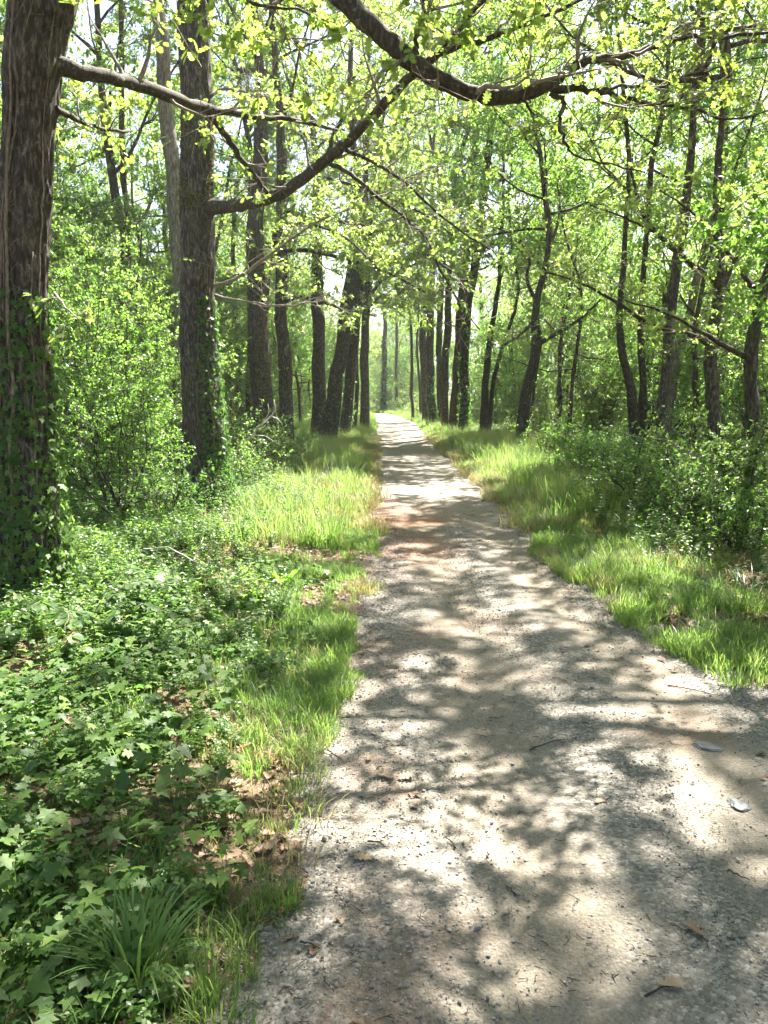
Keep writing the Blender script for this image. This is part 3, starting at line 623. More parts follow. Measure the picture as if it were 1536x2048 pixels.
hero(oak, 'forked dark tree right of the row, its stem dividing low above the tall grass', [(970, 858, 20), (970, 780, 14), (972, 720, 12), (985, 640, 10), (1003, 540, 8)], 27, 'low_a', 1.5, m='bark_branch', top=5.5)
hero(oak, 'thin leaning stem splitting off beside the forked dark tree', [(978, 858, 10), (985, 760, 9), (1010, 680, 7), (1030, 620, 6)], 27.2, 'slim_b', 1.1, m='bark_branch', top=5)
nr_ = [o for o in SC.objects if o.get('label', '').startswith('ivy-wrapped thick trunk')][0]; bn = np.array(nr_.location); lvn = []
for sd_, tr_ in ((96, [(940, 560, 13, 28), (900, 520, 11, 26), (840, 520, 8, 24.5), (780, 560, 5, 23.5)]), (97, [(950, 500, 13, 28), (900, 440, 11, 26), (820, 430, 8, 24), (740, 470, 5, 23)]), (98, [(945, 530, 13, 28), (980, 480, 11, 26), (1040, 480, 8, 24), (1080, 530, 5, 23)])):
    bough_on(nr_, bn, lvn, tr_, seed=sd_, n_sub=22, sub_len=3.2, leaf=.09, n_leaf=24, tpl=LEAF6, bare=.05, t0=.1, n_twig=7)
split_leaves(nr_, bn, lvn, LEAF6, M['tree_leaf'], 0)
up_ = [o for o in SC.objects if o.get('label', '').startswith('upright trunk standing nearest')][0]; bu = np.array(up_.location); lvu = []
for sd_, tr_ in ((99, [(733, 620, 9, 33), (760, 590, 8, 34), (800, 590, 6, 35), (845, 625, 4, 36)]), (100, [(734, 600, 9, 33), (770, 550, 8, 32), (820, 560, 6, 31), (870, 600, 4, 30)]), (101, [(734, 610, 9, 33), (750, 600, 8, 36), (780, 610, 6, 39), (810, 635, 4, 42)])):
    bough_on(up_, bu, lvu, tr_, seed=sd_, n_sub=20, sub_len=3.6, leaf=.11, n_leaf=18, tpl=LEAF6, bare=.05, t0=.1, n_twig=7)
split_leaves(up_, bu, lvu, LEAF6, M['tree_leaf'], 0)
# right-hand wood
T6, C6, r6, b6 = hero('hornbeam_tree', 'dark curved trunk forking above the tall grass right of the path', [(1046, 845, 26), (1052, 790, 23), (1068, 720, 21), (1074, 680, 22), (1070, 640, 16), (1074, 590, 14), (1088, 540, 12), (1100, 480, 9)], 21, 'low_a', 1.5, m='bark_branch', seg=22, top=5, crot=1)
lv6 = []
bough_on(T6, b6, lv6, [(1074, 690, 15, 21), (1110, 668, 11, 20.6), (1160, 640, 8, 20), (1200, 600, 5, 19.5)], seed=61, n_sub=8, sub_len=2.0, leaf=.07, n_leaf=12, tpl=LEAF6, bare=.05)
bough_on(T6, b6, lv6, [(1070, 640, 12, 21), (1040, 670, 9, 20.6), (1010, 690, 6, 20)], seed=62, n_sub=6, sub_len=1.8, leaf=.07, n_leaf=12, tpl=LEAF6, bare=.05)
bough_on(T6, b6, lv6, [(1072, 600, 12, 21), (1050, 560, 9, 21), (1062, 520, 7, 21), (1040, 480, 5, 21)], seed=63, n_sub=8, sub_len=1.8, leaf=.07, n_leaf=12, tpl=LEAF6, bare=.05)
split_leaves(T6, b6, lv6, LEAF6, M['green_leaf'], 0)
hz_ = 'hazel_tree'
hero(hz_, 'slim twisting stem, left one of the twin stems right of the curved trunk', [(1270, 880, 26), (1262, 780, 18), (1245, 700, 14), (1243, 620, 12), (1250, 520, 11), (1256, 440, 9)], 16.5, 'slim_b', 1.1, m='bark_branch', seg=18, top=5, crot=1)
hero(hz_, 'straight slim stem, right one of the twin stems', [(1282, 880, 20), (1280, 760, 14), (1278, 660, 12), (1284, 560, 11), (1292, 450, 9), (1296, 380, 8)], 16.7, 'slim_a', 1.0, m='bark_branch', seg=18, top=5.2, crot=2)
T8, C8, r8, b8 = hero('oak_tree', 'tall upright trunk right of the twin stems, sky bright beside its upper half', [(1325, 920, 32), (1325, 820, 25), (1330, 720, 20), (1340, 640, 20), (1350, 540, 18), (1362, 450, 17), (1374, 370, 15), (1385, 280, 12)], 14.5, 'oak_c', .8, m='bark', seg=36, amp=.015, top=6.8, crot=2)
hero('birch_tree', 'pale grey stem leaning right, behind the tall upright trunk', [(1335, 860, 16), (1352, 740, 15), (1370, 680, 15), (1388, 600, 15), (1410, 500, 14), (1440, 380, 11)], 18, 'slim_b', 1.3, m='bark_pale', seg=18, top=6.5, crot=4)
T9, C9, r9, b9 = hero('oak_tree', 'oak with a kinked dark trunk and long low branches over the bushes on the right', [(1440, 935, 34), (1428, 850, 26), (1422, 740, 24), (1424, 680, 24), (1436, 610, 20), (1444, 560, 21), (1434, 480, 16), (1430, 400, 14), (1432, 320, 12), (1440, 240, 10)], 12, 'oak_b', .75, m='bark', seg=40, amp=.015, top=6.0, crot=1)
lv9 = []
bough_on(T9, b9, lv9, [(1440, 570, 24, 12), (1405, 545, 18, 11.9), (1365, 515, 16, 11.7), (1325, 480, 14, 11.5), (1290, 440, 12, 11.4), (1275, 390, 10, 11.3), (1262, 340, 6, 11.2)], seed=71, n_sub=9, sub_len=2.0, leaf=.075, n_leaf=9, tpl=LEAF6, bare=.15, t0=.15)
bough_on(T9, b9, lv9, [(1365, 515, 10, 11.7), (1320, 470, 8, 11.3), (1260, 440, 6, 11), (1180, 410, 4, 10.7)], seed=72, n_sub=7, sub_len=1.6, leaf=.075, n_leaf=9, tpl=LEAF6, bare=.15, t0=.15)
bough_on(T9, b9, lv9, [(1425, 690, 20, 12), (1385, 668, 15, 11.7), (1320, 660, 13, 11.3), (1270, 630, 11, 11), (1210, 590, 8, 10.8), (1150, 560, 6, 10.6), (1090, 545, 4, 10.5)], seed=73, n_sub=11, sub_len=1.8, leaf=.075, n_leaf=9, tpl=LEAF6, bare=.15, t0=.15)
bough_on(T9, b9, lv9, [(1444, 580, 15, 12), (1470, 520, 12, 12), (1500, 460, 10, 12.1), (1530, 430, 7, 12.1)], seed=74, n_sub=8, sub_len=1.8, leaf=.075, n_leaf=10, tpl=LEAF6, bare=.1, t0=.15)
split_leaves(T9, b9, lv9, LEAF6, M['oak_leaf'], 0)
T10, C10, r10, b10 = hero('oak_tree', 'leaning dark trunk at the right edge of the picture, rising out of the bushes', [(1508, 960, 36), (1503, 860, 27), (1500, 760, 24), (1508, 690, 24), (1514, 640, 22), (1528, 570, 21), (1553, 490, 19), (1583, 380, 16)], 10.5, 'oak_a', .7, m='bark', seg=40, amp=.015, top=6, crot=2)
lv10 = []
bough_on(T10, b10, lv10, [(1500, 715, 20, 10.5), (1470, 705, 16, 10.4), (1430, 680, 13, 10.2), (1380, 650, 9, 10), (1320, 620, 6, 9.8), (1250, 600, 4, 9.6)], seed=81, n_sub=9, sub_len=1.5, leaf=.075, n_leaf=9, tpl=LEAF6, bare=.15)
bough_on(T10, b10, lv10, [(1515, 590, 18, 10.5), (1480, 540, 12, 10.2), (1430, 470, 9, 10), (1380, 420, 6, 9.8), (1320, 380, 4, 9.6)], seed=82, n_sub=10, sub_len=1.6, leaf=.075, n_leaf=10, tpl=LEAF6, bare=.1)
split_leaves(T10, b10, lv10, LEAF6, M['tree_leaf'], 0)

# --- the rest of the wood, trunks copied
def gen_trunk(seed, h, r0):
    rng = np.random.default_rng(seed); p, r = limb((0, 0, -.15), (0, 0, 1), h+.15, r0, 9, .5, .05, rng, r0*.65)
    p[:, :2] -= p[0, :2]
    me, C, rr = bark_trunk(p, r, 'trunk_shape', M['bark_far'], 16, .12, .008, 14, seed)
    return me, C[-1]
TR = [gen_trunk(100+k, h, r) for k, (h, r) in enumerate([(4.2, .16), (3.6, .14), (5.0, .17), (2.3, .08), (2.6, .07), (1.3, .06), (1.5, .055)])]
placed = [(b[0], b[1]) for b in (b1, b2, b6, b8, b9, b10)]
def wood_tree(x, y, kind, label, group, s=1.0, name='forest_tree'):
    tr = {'oak_a': 0, 'oak_b': 1, 'oak_c': 2, 'slim_a': 3, 'slim_b': 4, 'low_a': 5, 'low_b': 6}[kind]
    me, topp = TR[tr]; w, c, hh = CROWNS[kind]
    t = thing(name, label, 'tree', (x, y, float(H(x, y))), random.random()*6.28, s, group)
    link('trunk', me, t); link('branch', w, t, tuple(topp)); link('crown', c, t, tuple(topp))
    placed.append((x, y)); return t
rnd = random.Random(5)
def free(x, y, d): return all((x-a)**2+(y-b)**2 > d*d for a, b in placed)
def clear_of_path(x, y, m): return x < float(xL(y))-m or x > float(xR(y))+m
LBL = {('L', 0): 'leafy tree standing deep in the wood left of the path', ('R', 0): 'leafy tree standing in the wood right of the path behind the tall grass',
       ('F', 0): 'tree of the far wood beyond the bend of the path'}
cnt = 0
for k in range(4000):
    y = rnd.uniform(6, 95)
    side = rnd.random() < .5
    x = rnd.uniform(-34, -4) if side else rnd.uniform(5, 26)
    if y > 62: x = rnd.uniform(-30, 30)
    vis = abs(x)/y < .62
    if not vis and y > 30: continue
    if y < 22 and vis and abs(x) < 7.5: continue
    if not clear_of_path(x, y, 1.6 if y > 30 else 3.2) or not free(x, y, 3.1 if y < 40 else 3.6): continue
    if x > 10 and y < 45 and rnd.random() < .7: continue
    kk = rnd.choice(['oak_a', 'oak_b', 'oak_c', 'slim_a', 'slim_b', 'low_a', 'low_b'])
    g = ('F' if y > 60 else 'L' if x < 0 else 'R', 0)
    wood_tree(x, y, kk, LBL[g], {'F': 'trees of the far wood beyond the bend', 'L': 'trees of the wood left of the path', 'R': 'trees of the wood right of the path'}[g[0]], rnd.uniform(.85, 1.25))
    cnt += 1
    if cnt >= 150: break
for k in range(3000):
    y = rnd.uniform(11, 45); x = rnd.uniform(-18, 16)
    if abs(x)/y > .6 or not clear_of_path(x, y, 3.0) or not free(x, y, 1.9): continue
    if y < 16 and -3.4 > x > -5.5: continue
    side = 'left' if x < 0 else 'right'
    wood_tree(x, y, rnd.choice(['low_a', 'low_b', 'slim_b', 'slim_a']), 'young leafy tree filling the space between the trunks %s of the path' % side, 'young trees %s of the path' % side, rnd.uniform(.8, 1.15), 'young_tree')
    cnt += 1
    if cnt >= 225: break
for x, y, kk, s in [(-6.5, 19, 'oak_c', 1.05), (-9.5, 24, 'oak_a', 1.15), (-8.0, 31, 'oak_b', 1.2), (-12.5, 29, 'oak_c', 1.25), (-5.2, 24.5, 'slim_a', 1.3), (-12, 20, 'slim_b', 1.35), (11.5, 24, 'oak_b', 1.05), (14, 31, 'oak_a', 1.15), (9.5, 34, 'oak_c', 1.2)]:
    wood_tree(x, y, kk, 'leafy tree standing deep in the wood beside the path', 'trees of the wood %s of the path' % ('left' if x < 0 else 'right'), s)
# trees added with trunks outside the frame, to shade the path's near end
for x, y, kk, s in [(4.5, 5.4, 'oak_b', 1.2), (4.9, 7.9, 'oak_a', 1.2), (3.6, 2.0, 'oak_a', 1.0), (1.0, -2.5, 'oak_a', 1.0), (-6.0, 1.5, 'oak_c', 1.1), (4.6, 1.0, 'oak_b', 1.1), (-5.0, -3.5, 'oak_a', 1.1), (4.5, -4.5, 'oak_c', 1.1), (8.5, 8.5, 'oak_c', 1.1), (9.0, 3.0, 'oak_a', 1.0)]:
    wood_tree(x, y, kk, 'oak added outside the frame to shade the near end of the path', 'oaks added to shade the near end of the path', s)

# ------------------------------------------------------------------ bushes
def bush_mesh(seed, h, Rr, leaf, n_stem, tpl, leafm, n_leaf=14, n_sub=7, n_twig=5):
    rng = np.random.default_rng(seed); LB, WB = MB(), MB()
    for k in range(n_stem):
        az = 6.28*k/n_stem+rng.normal(0, .3); e = R(rng.uniform(35, 85))
        p, r = limb((rng.normal(0, .08), rng.normal(0, .08), -.05), (math.cos(az)*math.cos(e), math.sin(az)*math.cos(e), math.sin(e)), h*rng.uniform(.7, 1.1), .018, 8, .05, .2, rng)
        p[:, :2] *= Rr/h*1.2
        WB.tube(p, r, 5, True); branchset(LB, WB, p, r, rng, n_sub, .35, n_twig, n_leaf, leaf, tpl, t0=.12, twig_len=.3)
    return WB.mesh('stems', M['bark_branch'], True), LB.mesh('leaves', leafm)
BUSH = {'hawthorn': bush_mesh(201, 3.2, 1.8, .042, 10, LEAF6, M['green_leaf'], 18, 10, 7), 'hawthorn2': bush_mesh(202, 2.6, 1.6, .055, 10, DIAMOND, M['herb_leaf'], 22, 10, 7),
        'low': bush_mesh(203, 1.1, 1.0, .05, 9, LEAF6, M['herb_leaf'], 10, 6, 5), 'low2': bush_mesh(204, .8, 1.0, .045, 9, DIAMOND, M['green_leaf'], 11, 6, 5),
        'bramble': bush_mesh(205, .75, 1.3, .06, 8, LEAF6, M['ivy_leaf'], 9, 6, 5)}
def bush(x, y, kind, label, group=None, s=1.0, name='bush', rot=None, z=None):
    w, l_ = BUSH[kind]
    t = thing(name, label, 'bush', (x, y, float(H(x, y)) if z is None else z), random.random()*6.28 if rot is None else rot, s, group)
    link('stem', w, t); link('foliage', l_, t); return t
bush(*G(190, 1000)[:2]*1.0, 'hawthorn', 'small-leaved hawthorn bush filling the gap right behind the ivy-clad oak', s=1.1)
bush(*P(235, 930, 9.2)[:2], 'hawthorn', 'bushy hawthorn filling the shade between the ivy-clad oak and the second oak', s=.72)
bush(*P(335, 960, 9.8)[:2], 'bramble', 'bramble clump just left of the foot of the second oak', s=.9)
bush(*P(470, 930, 12.5)[:2], 'low', 'tangled low bush between the second oak and the bleached dead branch', s=.8)
bush(-4.6, 13.2, 'hawthorn', 'hawthorn bush just left of the foot of the second oak', s=1.2)
bush(-6.5, 12.0, 'hawthorn2', 'pale green bush half hidden behind the ivy-clad oak', s=1.3)
bush(-2.4, 15.5, 'low', 'low bush right of the foot of the second oak', s=1.0)
k = 0
for _ in range(3000):
    y = rnd.uniform(9, 60); x = rnd.uniform(-22, 20)
    if abs(x)/y > .6 or not clear_of_path(x, y, 2.4 if y < 35 else 1.4): continue
    if y < 13 and x > -3.5 and x < 4.5: continue
    if not free(x, y, 1.4): continue
    placed.append((x, y)); k += 1
    d = max(float(xL(y))-x, x-float(xR(y)))
    kind = rnd.choice(['low', 'low2', 'bramble', 'low']) if d < 3.2 else rnd.choice(['hawthorn', 'hawthorn2', 'hawthorn', 'low', 'low2'])
    big = kind.startswith('haw')
    lab = ('leafy understorey bush among the trunks %s of the path' if big else 'low leafy bush on the verge %s of the path') % ('left' if x < 0 else 'right')
    bush(x, y, kind, lab, ('understorey bushes ' if big else 'low bushes ')+('left' if x < 0 else 'right')+' of the path', rnd.uniform(.8, 1.3)*(1.15 if y > 30 else 1))
    if k >= 170: break
for k, (px_, py_, Y_, kd, s_, lb_) in enumerate([(1290, 930, 9.8, 'low', .9, 'low bush in front of the tall upright trunk, above the brown litter'), (1405, 950, 9.0, 'bramble', 1.0, 'bramble clump in front of the kinked oak'),
        (1170, 890, 13.2, 'low2', 1.1, 'low bush closing the tall grass, below the curved trunk'), (1475, 1020, 7.6, 'low2', .8, 'low spreading bush at the right edge above the shaded tussocks'), (1530, 1000, 8.4, 'low', 1.0, 'leafy bush cut by the right edge of the picture'),
        (1225, 880, 12.2, 'bramble', .8, 'bramble clump at the back of the tall grass')]):
    bush(*P(px_, py_, Y_)[:2], kd, lb_, None, s_)
for k, (x, y, kd, s_) in enumerate([(2.4, 66, 'hawthorn', 1.3), (4.2, 69, 'hawthorn2', 1.6), (1.6, 73, 'hawthorn', 1.4), (3.3, 76, 'hawthorn', 2.0), (.6, 80, 'hawthorn2', 1.9), (-1.2, 86, 'hawthorn', 2.2), (1.2, 88, 'hawthorn', 2.4), (3.6, 86, 'hawthorn', 2.6), (-3.0, 92, 'hawthorn', 2.5), (-.5, 95, 'hawthorn', 2.8), (2.5, 96, 'hawthorn2', 3.0), (1.6, 63.5, 'low', 1.3), (.1, 67.5, 'hawthorn2', 1.1), (-1.6, 70.5, 'hawthorn', 1.2), (-3.4, 74, 'hawthorn', 1.5), (-5.8, 78, 'hawthorn', 1.7), (1.2, 66, 'low2', 1.6)]):
    bush(x, y, kd, 'leafy thicket closing the view where the path bends away', 'thicket at the bend of the path', s_)
for x, y, kd, s_ in [(2.9, 71, 'low_a', 1.3), (1.7, 79, 'slim_a', 1.3), (0, 90, 'low_b', 1.6), (2.6, 92, 'slim_b', 1.6), (-2.4, 96, 'slim_a', 1.5), (4.6, 80, 'low_a', 1.6), (3.4, 58, 'low_b', .9), (-3.6, 58, 'low_a', .9)]:
    wood_tree(x, y, kd, 'young tree in the thicket at the bend of the path', 'young trees at the bend of the path', s_, 'young_tree')
bush(*P(1350, 900, 10.8)[:2], 'low', 'dense green bush at the foot of the kinked oak on the right', s=1.1)
bush(*P(1500, 960, 8.6)[:2], 'hawthorn2', 'dark bush at the right edge of the picture', s=.5)
bush(*P(1240, 860, 14.0)[:2], 'bramble', 'bramble bush at the foot of the twin stems', s=1.1)
bush(*P(1130, 850, 17)[:2], 'low2', 'low bush between the curved trunk and the twin stems', s=1.2)

# ------------------------------------------------------------------ ground cover (nobody could count it): instanced on points
def tuft(seed, n, h, w, spread, leafm, lean=.5, name='tuft'):
    rng = np.random.default_rng(seed); B = MB()
    for k in range(n):
        a = rng.uniform(0, 6.28); rr = spread*math.sqrt(rng.random()); p = np.array([math.cos(a)*rr, math.sin(a)*rr, 0])
        a2 = a+rng.normal(0, .7); d = np.array([math.cos(a2), math.sin(a2), 0]); ht = h*rng.uniform(.5, 1.15); ln = lean*rng.uniform(.3, 1.3)
        s = np.array([-d[1], d[0], 0]); ww = w*rng.uniform(.7, 1.2)
        c = [p+d*ht*ln*t**2.0+np.array([0, 0, ht*(t-.32*ln*t**3)]) for t in (0, .35, .7, 1)]
        V = [c[0]-s*ww, c[0]+s*ww, c[1]-s*ww*.9, c[1]+s*ww*.9, c[2]-s*ww*.6, c[2]+s*ww*.6, c[3]]
        B.add(V, [[4, 5, 6]], [[0, 1, 3, 2], [2, 3, 5, 4]], float(np.clip(rng.normal(.45, .22), 0, 1)))
    return B.mesh(name, leafm)
def sprig(seed, h, n, leaf, tpl, leafm, spread=.5, name='sprig', stems=3, opp=True):
    rng = np.random.default_rng(seed); B = MB()
    for s_ in range(stems):
        a = rng.uniform(0, 6.28); e = rng.uniform(.2, 1)*spread
        d = np.array([math.cos(a)*e, math.sin(a)*e, 1]); hh = h*rng.uniform(.6, 1.1)
        pts = np.array([d*hh*t*np.array([1, 1, 1-.25*t*e])+rng.normal(0, .004, 3) for t in np.linspace(0, 1, 5)])
        B.tube(pts, np.linspace(.0022, .001, 5), 3, False, var=.3)
        m = n; tt = np.linspace(.2, 1, m//2).repeat(2)[:m]; m = len(tt)
        pos = np.stack([np.interp(tt, np.linspace(0, 1, 5), pts[:, c]) for c in range(3)], 1)
        az = np.arange(m)//2*1.57+np.arange(m) % 2*3.14+rng.normal(0, .3, m)
        yd = np.stack([np.cos(az), np.sin(az), rng.normal(.1, .3, m)], 1); nr = rng.normal(0, .3, (m, 3)); nr[:, 2] += 1
        B.leaves(tpl, pos, yd, nr, leaf*rng.uniform(.7, 1.2, m)*(1.15-.5*tt), np.clip(rng.normal(.45, .2, m), 0, 1))
    return B.mesh(name, leafm)
def ivy_patch(seed, n, leafsz, spread, hmax):
    rng = np.random.default_rng(seed); B = MB()
    a = rng.uniform(0, 6.28, n); rr = spread*np.sqrt(rng.random(n)); z = rng.uniform(.015, hmax, n)
    pos = np.stack([np.cos(a)*rr, np.sin(a)*rr, z], 1); foot = pos*[.7, .7, 0]
    B.prisms(foot, pos, .0014, .001, .3)
    yd = np.stack([np.cos(a+rng.normal(0, 1.3, n)), np.sin(a+rng.normal(0, 1.3, n)), rng.normal(-.15, .2, n)], 1); nr = rng.normal(0, .3, (n, 3)); nr[:, 2] += 1
    B.leaves(IVY, pos, yd, nr, leafsz*rng.uniform(.5, 1.15, n), np.clip(rng.normal(.45, .25, n), 0, 1))
    return B.mesh('ivy_patch', M['ivy_leaf'])
def stone_mesh(seed, flat=.6, cuts=0, rough=.25, m='stone'):
    import bmesh
    rng = np.random.default_rng(seed); bm = bmesh.new(); bmesh.ops.create_icosphere(bm, subdivisions=1+cuts, radius=.5)
    V = np.array([v.co[:] for v in bm.verts]); n = V/np.linalg.norm(V, axis=1)[:, None]
    for _ in range(7):
        d = rng.normal(0, 1, 3); d /= np.linalg.norm(d); c = rng.uniform(.25, .42); k = (V@d); V = np.where((k > c)[:, None], V-d*(k-c)[:, None], V)
    V *= np.array([1, rng.uniform(.55, .9), flat]); V += rng.normal(0, .012, V.shape)
    for v, c in zip(bm.verts, V): v.co = c
    me = bpy.data.meshes.new('stone'); bm.to_mesh(me); bm.free(); me.materials.append(M[m]); return me
def scatter(name, sources, pts, rotz, tilt, scl, idx):
    c = bpy.data.collections.new(name+'_sources')
    for k, s in enumerate(sources):
        o = bpy.data.objects.new('%s_%02d' % (name, k), s); c.objects.link(o)
    n = len(pts); me = bpy.data.meshes.new(name); me.vertices.add(n); me.vertices.foreach_set('co', np.asarray(pts, np.float32).ravel())
    rot = np.column_stack([tilt[:, 0], tilt[:, 1], rotz]).astype(np.float32)
    at = me.attributes.new('rot', 'FLOAT_VECTOR', 'POINT'); at.data.foreach_set('vector', rot.ravel())
    at = me.attributes.new('scl', 'FLOAT', 'POINT'); at.data.foreach_set('value', scl.astype(np.float32))
    at = me.attributes.new('idx', 'INT', 'POINT'); at.data.foreach_set('value', idx.astype(np.int32))
    o = link(name, me, kind='stuff')
    ng = bpy.data.node_groups.new(name, 'GeometryNodeTree'); ng.interface.new_socket('Geometry', in_out='INPUT', socket_type='NodeSocketGeometry')
    ng.interface.new_socket('Geometry', in_out='OUTPUT', socket_type='NodeSocketGeometry'); N = ng.nodes; L = ng.links
    gi = N.new('NodeGroupInput'); go = N.new('NodeGroupOutput'); ip = N.new('GeometryNodeInstanceOnPoints'); ci = N.new('GeometryNodeCollectionInfo')
    ci.inputs['Collection'].default_value = c; ci.inputs['Separate Children'].default_value = True; ci.inputs['Reset Children'].default_value = True
    def na(nm, ty):
        a = N.new('GeometryNodeInputNamedAttribute'); a.data_type = ty; a.inputs['Name'].default_value = nm; return a.outputs['Attribute']
    L.new(gi.outputs[0], ip.inputs['Points']); L.new(ci.outputs[0], ip.inputs['Instance']); ip.inputs['Pick Instance'].default_value = True
    L.new(na('idx', 'INT'), ip.inputs['Instance Index']); L.new(na('rot', 'FLOAT_VECTOR'), ip.inputs['Rotation']); L.new(na('scl', 'FLOAT'), ip.inputs['Scale'])
    L.new(ip.outputs[0], go.inputs[0])
    md = o.modifiers.new('scatter', 'NODES'); md.node_group = ng
    return o
g = np.random.default_rng(99)
def spread_pts(n, Y0, Y1, side, d0, d1, pw=1.0, dens=None, dp=1.0, ylog=False):
    Y = Y0+(Y1-Y0)*g.random(n)**pw; d = d0+(d1-d0)*g.random(n)**dp
    s = np.full(n, -1) if side == 'L' else np.full(n, 1) if side == 'R' else np.where(g.random(n) < .5, -1, 1)
    d = d+.3*(fbm(Y*1.9+s*31, 0*Y, 0*Y+5, 3)-.5)*np.exp(-d/.8)
    x = np.where(s < 0, xL(Y)-d, xR(Y)+d)
    ok = np.abs(x) < .56*Y+1.6
    if dens is not None: ok &= g.random(n) < dens(x, Y, d)
    x, Y = x[ok], Y[ok]
    return np.column_stack([x, Y, H(x, Y)-.004])
def do(name, sources, parts, s0=.7, s1=1.3, tilt=.12):
    pts = np.vstack([p for p, _ in parts]); sc = np.concatenate([np.full(len(p), k) for p, k in parts])*g.uniform(s0, s1, len(pts)); n = len(pts)
    print('SCATTER', name, n)
    return scatter(name, sources, pts, g.uniform(0, 6.28, n), g.normal(0, tilt, (n, 2)), sc, g.integers(0, len(sources), n))
def clump(x, Y, f, th, s): return np.clip((fbm(x*f, Y*f, 0*x+s, 3)-th)*7, 0, 1)
green = [tuft(1+k, 30, .12, .0032, .07, M['grass'], .55, 'grass') for k in range(3)]
tall = [tuft(19, 12, .55, .0022, .09, M['dry_grass'], .45, 'grass')]+[tuft(11+k, 34, .42, .0036, .11, M['grass'], .5, 'grass') for k in range(3)]
dry = [tuft(21+k, 20, .15, .0026, .08, M['dry_grass'], .9, 'grass') for k in range(2)]
herb = [sprig(31+k, h, n, l_, t, M['herb_leaf'], .7, stems=4) for k, (h, n, l_, t) in enumerate([(.20, 12, .045, LEAF6), (.15, 10, .035, LEAF6), (.26, 14, .05, BROAD), (.10, 8, .03, LEAF6)])]
herb2 = [sprig(41+k, h, n, l_, t, M['green_leaf'], .6, stems=4) for k, (h, n, l_, t) in enumerate([(.34, 16, .055, LEAF6), (.28, 14, .045, LEAF6)])]
ivyp = [ivy_patch(51+k, 12, .062, .14, hm) for k, hm in enumerate((.07, .10, .13, .05))]
litter = []
for k in range(4):
    B = MB(); rng = np.random.default_rng(60+k); n = 3
    B.leaves(CURLED if k % 2 else OAK, np.column_stack([rng.normal(0, .04, n), rng.normal(0, .04, n), rng.uniform(.004, .02, n)]), rng.normal(0, 1, (n, 3))*[1, 1, .15], np.array([[0, 0, 1.]]*n)+rng.normal(0, .25, (n, 3)), rng.uniform(.05, .09, n), rng.random(n))
    litter.append(B.mesh('litter', M['dry_leaf']))
for k in range(2):
    B = MB(); rng = np.random.default_rng(70+k); A = np.column_stack([rng.normal(0, .05, 4), rng.normal(0, .05, 4), rng.uniform(.003, .012, 4)]); D = rng.normal(0, .06, (4, 3))*[1, 1, .08]
    B.prisms(A, A+D, .0018, .001); litter.append(B.mesh('litter', M['twig']))

do('verge_grass', green+[tuft(5, 16, .20, .0030, .05, M['grass'], .8, 'grass'), tuft(6, 14, .08, .0030, .06, M['grass'], 1.0, 'grass')], [
    (spread_pts(8500, 1.7, 9, 'L', -.10, 1.0, .8, lambda x, Y, d: (.05+.8*clump(x, Y, 2.2, .47, 1))*np.exp(-np.maximum(d-.4, 0)/.5)*(.55+.45*np.clip((Y-2.5)/5, 0, 1)), 1.2), .65),
    (spread_pts(4500, 4.2, 10, 'R', -.12, 1.3, 1, lambda x, Y, d: (.1+.8*clump(x, Y, 1.3, .45, 2))*np.exp(-np.maximum(d-.6, 0)/.4), 1.2), .9),
    (spread_pts(17000, 9, 28, 'B', .02, 1.8, 1, lambda x, Y, d: .15+.75*clump(x, Y, .9, .44, 3), 1.3), 1.1),
    (spread_pts(12000, 28, 75, 'B', -.05, 4.0, 1, None, 1.2), 1.7)])
do('tall_grass', tall, [
    (spread_pts(5500, 9.5, 24, 'R', .35, 3.6, 1, lambda x, Y, d: .2+.8*clump(x, Y, .7, .42, 4), 1.0), 1.0),
    (spread_pts(2400, 8, 30, 'L', .25, 1.5, 1, lambda x, Y, d: .15+.85*clump(x, Y, .9, .45, 5), 1.0), .85),
    (spread_pts(2500, 24, 60, 'B', .2, 3.5, 1, None, 1.0), 1.1)])
do('dry_grass', dry, [
    (spread_pts(2600, 1.8, 9, 'L', -.08, 1.5, .8, lambda x, Y, d: clump(x, Y, 1.7, .52, 6)*(.3+.7*np.clip((Y-3)/4, 0, 1))), .8),
    (spread_pts(2200, 4.5, 10, 'R', -.1, 2.0, 1, lambda x, Y, d: clump(x, Y, 1.2, .46, 7)), .9),
    (spread_pts(4000, 9, 30, 'B', -.15, 1.2, 1), 1.3)])
do('ground_ivy', ivyp, [
    (spread_pts(2600, 1.3, 3.6, 'L', .12, 2.2, 1, lambda x, Y, d: np.clip((d-.1)/.5, .15, 1)*(.12+.5*clump(x, Y, 1.8, .46, 15))), .8),
    (spread_pts(8000, 1.4, 7, 'L', .08, 5, 1, lambda x, Y, d: np.clip((d-.05)/.8, 0.08, 1)*(.07+.85*clump(x, Y, 1.5, .49, 8))), .8),
    (spread_pts(3500, 5, 13, 'L', 1.6, 8, 1, lambda x, Y, d: .1+.9*clump(x, Y, .8, .45, 9)), 1.1),
    (spread_pts(2500, 6, 12, 'R', 2.2, 6, 1, lambda x, Y, d: .3*clump(x, Y, .8, .45, 10)), 1.0)])
